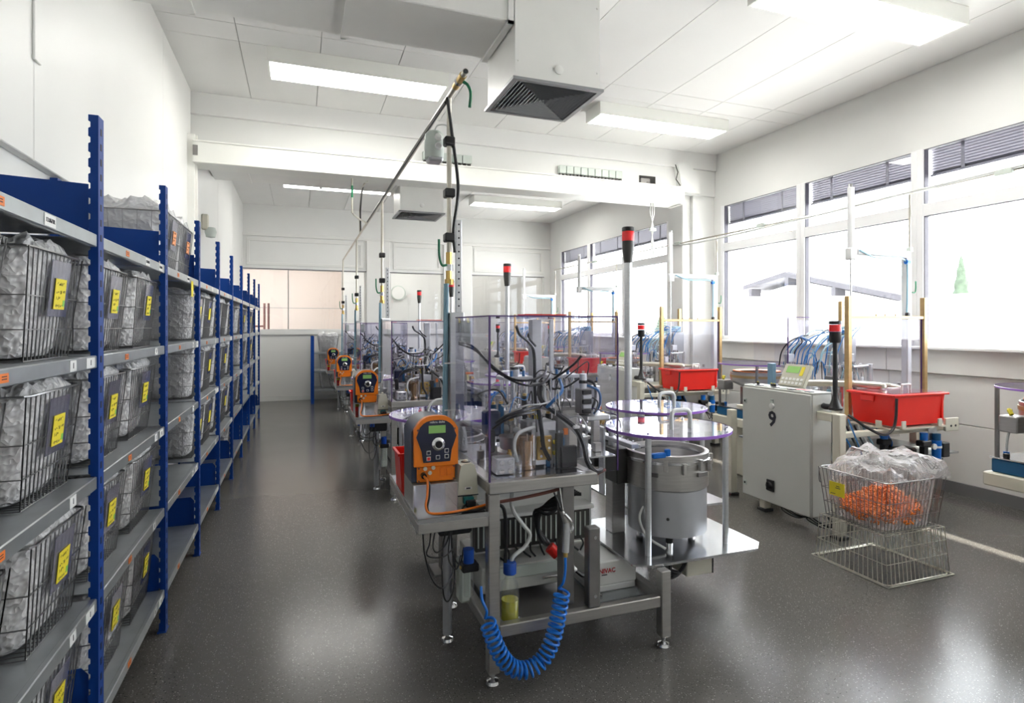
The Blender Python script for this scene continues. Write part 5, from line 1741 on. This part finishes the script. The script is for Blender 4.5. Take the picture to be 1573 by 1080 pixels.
# extraction arm
am = rthing('lift_arm', 'white pneumatic lift arm rising above the guard, {w}', 'arm', (4.36, 3.65, .8), 'white lift arms')
cyl('lift_cylinder', 'arm', am, (4.368, 3.65, 2.10), (4.368, 3.65, 2.67), .026, 16)
cyl('cylinder_cap', 'chrome', am, (4.368, 3.65, 2.67), (4.368, 3.65, 2.70), .02, 12)
cyl('piston_rod', 'chrome', am, (4.368, 3.65, .80), (4.368, 3.65, 2.10), .008, 10)
B('joint_block', 'arm', am, 4.33, 4.41, 3.62, 3.68, 2.06, 2.16, b=.008)
B('cross_arm', 'arm', am, 4.41, 5.06, 3.62, 3.68, 2.10, 2.16, b=.012)
B('support_column', 'arm', am, 5.0, 5.06, 3.62, 3.68, .80, 2.10, b=.008)
T('arm_tube', 'tubeblue', am, [(4.42, 3.61, 2.14), (4.6, 3.608, 2.085), (4.85, 3.608, 2.09), (4.96, 3.608, 2.07), (4.985, 3.608, 2.0), (4.985, 3.61, 1.75), (4.98, 3.61, 1.62)], .008)
cyl('tube_fitting', 'hoseblue', am, (4.96, 3.605, 2.06), (5.0, 3.605, 2.06), .02, 10)
B('shut_off', 'black', am, 4.965, 5.0, 3.59, 3.62, 1.56, 1.62, b=.006)
# signal lamp on the cabinet side
sl_ = rthing('signal_lamp', 'red signal lamp on a black stalk beside the cabinet of the {w}', 'signal lamp', (3.62, 3.17, .88), 'signal lamps on the cabinets')
T('foot_bracket', 'black', sl_, [(3.62, 3.249, .915), (3.60, 3.215, .915), (3.62, 3.175, .918), (3.632, 3.165, .93)], .022, 10)
MB().lathe((3.635, 3.165, .89), [(.0, 0), (.045, .005), (.05, .02), (.03, .06), (.02, .10), (.018, .12), (0, .12)], 20).build('stalk_base', 'black', sl_)
cyl('stalk', 'black', sl_, (3.635, 3.165, .95), (3.635, 3.165, 1.40), .0165, 14)
MB().lathe((3.635, 3.165, 1.38), [(.03, 0), (.038, .01), (.040, .08), (0, .08)], 22).build('lamp_socket', 'black', sl_)
MB().lathe((3.635, 3.165, 1.462), [(.040, 0), (.041, .05), (0, .05)], 22).build('red_lens', 'redlight', sl_)
MB().lathe((3.635, 3.165, 1.513), [(.042, 0), (.042, .022), (.038, .026), (0, .026)], 22).build('lamp_cap', 'black', sl_)
# red crate
cr = rthing('red_crate', 'red plastic crate with clear lid on the front of the {w}', 'crate', (4.3, 3.2, .769), 'red crates on the right row')
cx0, cx1, cy0, cy1, z0, z1 = 4.045, 4.585, 3.03, 3.385, .769, 1.0
i_ = .018
m = MB()
bot = [(cx0 + i_, cy0 + i_), (cx1 - i_, cy0 + i_), (cx1 - i_, cy1 - i_), (cx0 + i_, cy1 - i_)]
top = [(cx0, cy0), (cx1, cy0), (cx1, cy1), (cx0, cy1)]
t_ = .006
ib = [(cx0 + i_ + t_, cy0 + i_ + t_), (cx1 - i_ - t_, cy0 + i_ + t_), (cx1 - i_ - t_, cy1 - i_ - t_), (cx0 + i_ + t_, cy1 - i_ - t_)]
it = [(cx0 + t_, cy0 + t_), (cx1 - t_, cy0 + t_), (cx1 - t_, cy1 - t_), (cx0 + t_, cy1 - t_)]
vs = [(x, y, z0) for x, y in bot] + [(x, y, z1) for x, y in top] + [(x, y, z0 + t_) for x, y in ib] + [(x, y, z1) for x, y in it]
fs = [(3, 2, 1, 0), (8, 9, 10, 11)]
for k in range(4):
    n = (k + 1) % 4
    fs += [(k, n, 4 + n, 4 + k), (8 + n, 8 + k, 12 + k, 12 + n), (4 + k, 4 + n, 12 + n, 12 + k)]
m.add(vs, fs).build('crate_body', 'red', cr)
m = MB()
e = .022
m.box(cx0 - e, cx1 + e, cy0 - e, cy0, z1 - .014, z1 + .002, b=.004).box(cx0 - e, cx1 + e, cy1, cy1 + e, z1 - .014, z1 + .002, b=.004)
m.box(cx0 - e, cx0, cy0, cy1, z1 - .014, z1 + .002, b=.004).box(cx1, cx1 + e, cy0, cy1, z1 - .014, z1 + .002, b=.004)
m.build('crate_rim', 'red', cr)
B('grip', 'red', cr, cx0 - .012, cx0 + .004, 3.18, 3.29, .935, .985, b=.006)
B('corner_rib', 'red', cr, cx0 + .012, cx0 + .03, cy0 + .001, cy0 + .012, .79, .985)
B('corner_rib', 'red', cr, cx1 - .03, cx1 - .012, cy0 + .001, cy0 + .012, .79, .985)
ld = B('clear_lid', 'disc', cr, cx0 + .01, cx1 - .01, cy0 + .01, cy1 - .01, z1 + .003, z1 + .008)
T('lid_handle', 'arm', ld, [(4.36, 3.20, z1 + .008), (4.36, 3.20, z1 + .04), (4.37, 3.20, z1 + .05), (4.44, 3.20, z1 + .05), (4.45, 3.20, z1 + .04), (4.45, 3.20, z1 + .008)], .008, 8, 4)
# feeder on its own pedestal before the machine
fd = rthing('pedestal_feeder', 'bowl feeder on blue base under clear disc, before the {w}', 'bowl feeder', (4.30, 2.11, 0), 'bowl feeders of the right row')
fx, fy, fz = 4.30, 2.11, 1.12
B('pedestal', 'beige', fd, 4.16, 4.50, 1.95, 2.27, 0, .51, b=.01)
B('deck', 'beige', fd, 4.02, 4.66, 1.79, 2.43, .51, .595, b=.008)
B('blue_base', 'bluep', fd, 4.05, 4.62, 1.83, 2.40, .596, .682, b=.008)
B('base_top', 'plate', fd, 4.045, 4.625, 1.825, 2.405, .682, .690)
for dx, dy in ((-.225, .27), (.27, .27), (.27, -.25), (-.225, -.25)):
    cyl('cover_post', 'steeld', fd, (fx + dx, fy + dy, .69), (fx + dx, fy + dy, fz), .013, 12)
d = MB().lathe((fx, fy, fz), [(.36, 0), (.36, .010), (0, .010)], 48).build('cover_disc', 'disc', fd)
MB().lathe((fx, fy, fz), [(.3602, -.001), (.3625, 0), (.3625, .010), (.3602, .011)], 48, cap=False).build('disc_edge', 'violetl', d)
MB().lathe((fx, fy, .69), [(.14, .01), (.15, .02), (.15, .20), (.0, .21)], 36).build('drum', 'steeld', fd)
bw = MB().lathe((fx, fy, .69), [(.16, .215), (.235, .25), (.245, .26), (.245, .35), (.235, .352), (.225, .28), (0, .25)], 40).build('bowl', 'steel', fd)
MB().lathe((fx, fy, .69), [(.2455, .30), (.25, .30), (.25, .325), (.2455, .325)], 40, cap=False).build('orange_band', 'bronze', bw)
MB().lathe((fx, fy, .69), [(.15, .355), (.222, .36), (.222, .368), (.15, .36)], 40, cap=False).build('orange_lining', 'orange', bw)
B('outlet_chute', 'steel', fd, fx - .30, fx - .18, fy + .12, fy + .22, .86, .96, b=.006)
T('yellow_tie', 'yellow', fd, [(fx - .26, fy + .17, .965), (fx - .25, fy + .19, .99), (fx - .22, fy + .2, .985)], .012)
T('air_line', 'tubew', fd, [(fx - .16, fy + .24, .86), (fx - .165, fy + .25, .78), (fx - .17, fy + .25, .70)], .007)
cyl('line_fitting', 'bluep', fd, (fx - .16, fy + .24, .85), (fx - .16, fy + .24, .89), .012, 10)
cyl('line_fitting', 'hoseblue', fd, (fx - .17, fy + .25, .691), (fx - .17, fy + .25, .72), .016, 10)
B('black_stop', 'black', fd, fx - .245, fx - .22, fy + .20, fy + .23, .69, .72, b=.004)
for k in (1, 2, 3):
    for root, lab in RIGHT:
        dup(root, (0, RPITCH * k, 0), lab.format(w=RW[k]))
RIGHT[0][0]['label'] = 'pale grey control cabinet numbered 9 with sloping operator panel, nearest right-row machine'
text('cabinet_number', '9', .165, 'ink', RIGHT[0][0], (3.4925, 3.616, .765), FACE_NX, .001, bold=.004)

# yellow cloth on the deck behind cabinet 9
# air line above the right row
al = thing('wall_air_line', 'thin pale conduit running above the right machine row', 'conduit', (5.06, 6.3, 2.67))
T('conduit', 'pipe', al, [(5.06, 1.0, 2.68), (5.06, 3.0, 2.68), (5.06, 5.0, 2.665), (5.06, 8.0, 2.68), (5.06, 11.3, 2.69)], .010, 8)
T('strapped_cable', 'tubew', al, [(5.05, 1.0, 2.75), (5.045, 2.6, 2.70), (5.045, 3.6, 2.68), (5.05, 4.6, 2.655), (5.045, 6.5, 2.63), (5.05, 7.2, 2.68)], .012, 8)
for k in range(4):
    y = 3.66 + RPITCH * k
    d = cyl('drop_line', 'pipe', al, (5.085, y, 2.67), (5.085, y, 1.72), .009, 8)
    cyl('drop_valve', 'brass', d, (5.085, y, 1.70), (5.085, y, 1.78), .014, 8)
    T('valve_lever', 'green', d, [(5.10, y - .01, 1.80), (5.13, y - .015, 1.80), (5.14, y - .015, 1.84), (5.14, y - .015, 1.90)], .006, 6)
    B('line_clamp', 'terminal', d, 5.065, 5.105, y - .02, y + .02, 2.16, 2.20, b=.004)
for y in (2.9, 5.4, 7.0, 9.5):
    B('conduit_clip', 'terminal', al, 5.03, 5.09, y - .06, y + .06, 2.655, 2.70, b=.004)
    cyl('conduit_stay', 'pipe', al, (5.06, y, 2.675), (XR - .04, y, 2.63), .005, 6)

# ---------------------------------------------------------------- wire baskets with the orange parts
LB = dict(x0=3.17, x1=3.69, y0=2.41, y1=2.91)
bw_, bd_ = .50, .52
wf2, rm2 = basket_parts(bw_, bd_, .275, .90, 16, 16, .0021)
for me in (wf2, rm2):
    me.materials.append(M['wirel'])
lo = thing('wire_basket', 'empty wire basket standing upside down on the floor beside cabinet 9', 'basket', (3.43, 2.66, .281))
lo.rotation_euler = (math.pi, 0, 0)
for n_, me in (('wire_frame', wf2), ('rim', rm2)):
    o = bpy.data.objects.new(n_, me); col.objects.link(o); o.parent = lo
m = MB()
m.tube([(3.155, 2.395, .005), (3.705, 2.395, .005), (3.705, 2.925, .005), (3.155, 2.925, .005)], .0045, 6, closed=True)
fl = m.build('outer_rim', 'wirel', None)
fl.parent = lo
fl.matrix_parent_inverse = (Matrix.Translation(lo.location) @ Matrix.Rotation(math.pi, 4, 'X')).inverted()
wf3, rm3 = basket_parts(bw_ * .95, bd_ * .95, .30, .84, 16, 16, .0023)
for me in (wf3, rm3):
    me.materials.append(M['wire'])
up = thing('wire_basket', 'wire basket with a yellow card stacked on the upside down basket', 'basket', (3.43, 2.66, .287))
for n_, me in (('wire_frame', wf3), ('rim', rm3)):
    o = bpy.data.objects.new(n_, me); col.objects.link(o); o.parent = up
cdm = MB().obox((0, 0, 0), (.003, .105, .085), Matrix.Rotation(R(-7), 3, 'Y'))
cd = B('card', 'yellow', up, 3.177, 3.180, 2.70, 2.81, .43, .515)
cd['label'] = 'yellow card with small print'
for z, a, b_ in ((.49, .035, .06), (.478, .03, .065), (.44, .065, .10)):
    B('card_print', 'ink', cd, 3.1765, 3.177, 2.70 + a, 2.70 + b_, z, z + .004)
for y0 in (2.88,):
    T('hook', 'wire', up, [(3.185, y0, .585), (3.17, y0, .575), (3.17, y0, .50), (3.18, y0 - .01, .49)], .003, 5)
# bag: open sack rising above the basket and folded over to the right
def sack():
    n = 56
    rows = []
    H = .31
    for j in range(15):
        f = j / 14
        rows.append((f * H, .84 + .16 * f, 0.0, 0.0))
    rows += [(.335, .98, .0, .0), (.36, .92, .01, 0), (.385, .82, .02, .01), (.40, .66, .02, .02), (.405, .45, .03, .02), (.40, .2, .03, .02)]
    vs = []
    for j, (z, s_, ox, oy) in enumerate(rows):
        for i in range(n):
            a = 2 * math.pi * i / n
            ca, sa = math.cos(a), math.sin(a)
            q = (abs(ca) ** 5 + abs(sa) ** 5) ** (-1 / 5)
            x, y = ca * q * .245 * s_ + ox, sa * q * .232 * s_ + oy
            p = Vector((x, y, z))
            zz = z + .003
            if z > .30:
                zz += noise.noise(p * 11) * .05 + noise.noise(p * 26) * .02 - (.05 if x < -.05 else 0) * (1 if z > .33 else .4)
                k = max(0, x - .08) * (1 if y < .1 else .5)
                x += k * .85
                zz += k * .10 - max(0, k - .10) * 1.1
                y -= k * .10
            else:
                d = noise.noise(p * 14) * .012
                x *= 1 + min(0, d * 3)
                y *= 1 + min(0, d * 3)
            vs.append((x, y, max(.003, zz)))
    fs = []
    m_ = len(rows)
    for j in range(m_ - 1):
        for i in range(n):
            k = (i + 1) % n
            fs.append((j * n + i, j * n + k, (j + 1) * n + k, (j + 1) * n + i))
    fs += [tuple(range(n - 1, -1, -1)), tuple((m_ - 1) * n + i for i in range(n))]
    me = MB().add(vs, fs).mesh('film')
    me.polygons.foreach_set('use_smooth', [True] * len(me.polygons))
    me.materials.append(M['sack'])
    return me
bg_ = thing('plastic_sack', 'clear plastic sack bulging out of the upper basket', 'sack', (3.43, 2.66, .292))
o = bpy.data.objects.new('film', sack()); col.objects.link(o); o.parent = bg_
pile = MB()
rr = random.Random(3)
for k in range(1500):
    a = rr.uniform(0, 2 * math.pi)
    q = math.sqrt(rr.random())
    x, y = q * .205 * math.cos(a) * 1.05, q * .20 * math.sin(a) * 1.05
    top = .06 + .16 * math.exp(-(((x - .02) / .15) ** 2 + ((y + .02) / .17) ** 2))
    z = .292 + .012 + top * (rr.random() ** .5)
    d = Vector((rr.uniform(-1, 1), rr.uniform(-1, 1), rr.uniform(-.6, .6))).normalized() * .014
    c_ = Vector((3.43 + x, 2.66 + y, z))
    pile.cyl(c_ - d, c_ + d, .006, 5, .0045)
tag(pile.build('small_parts', 'orange_parts', None), 'heap of small orange plastic parts in the clear sack', 'plastic parts', kind='stuff')
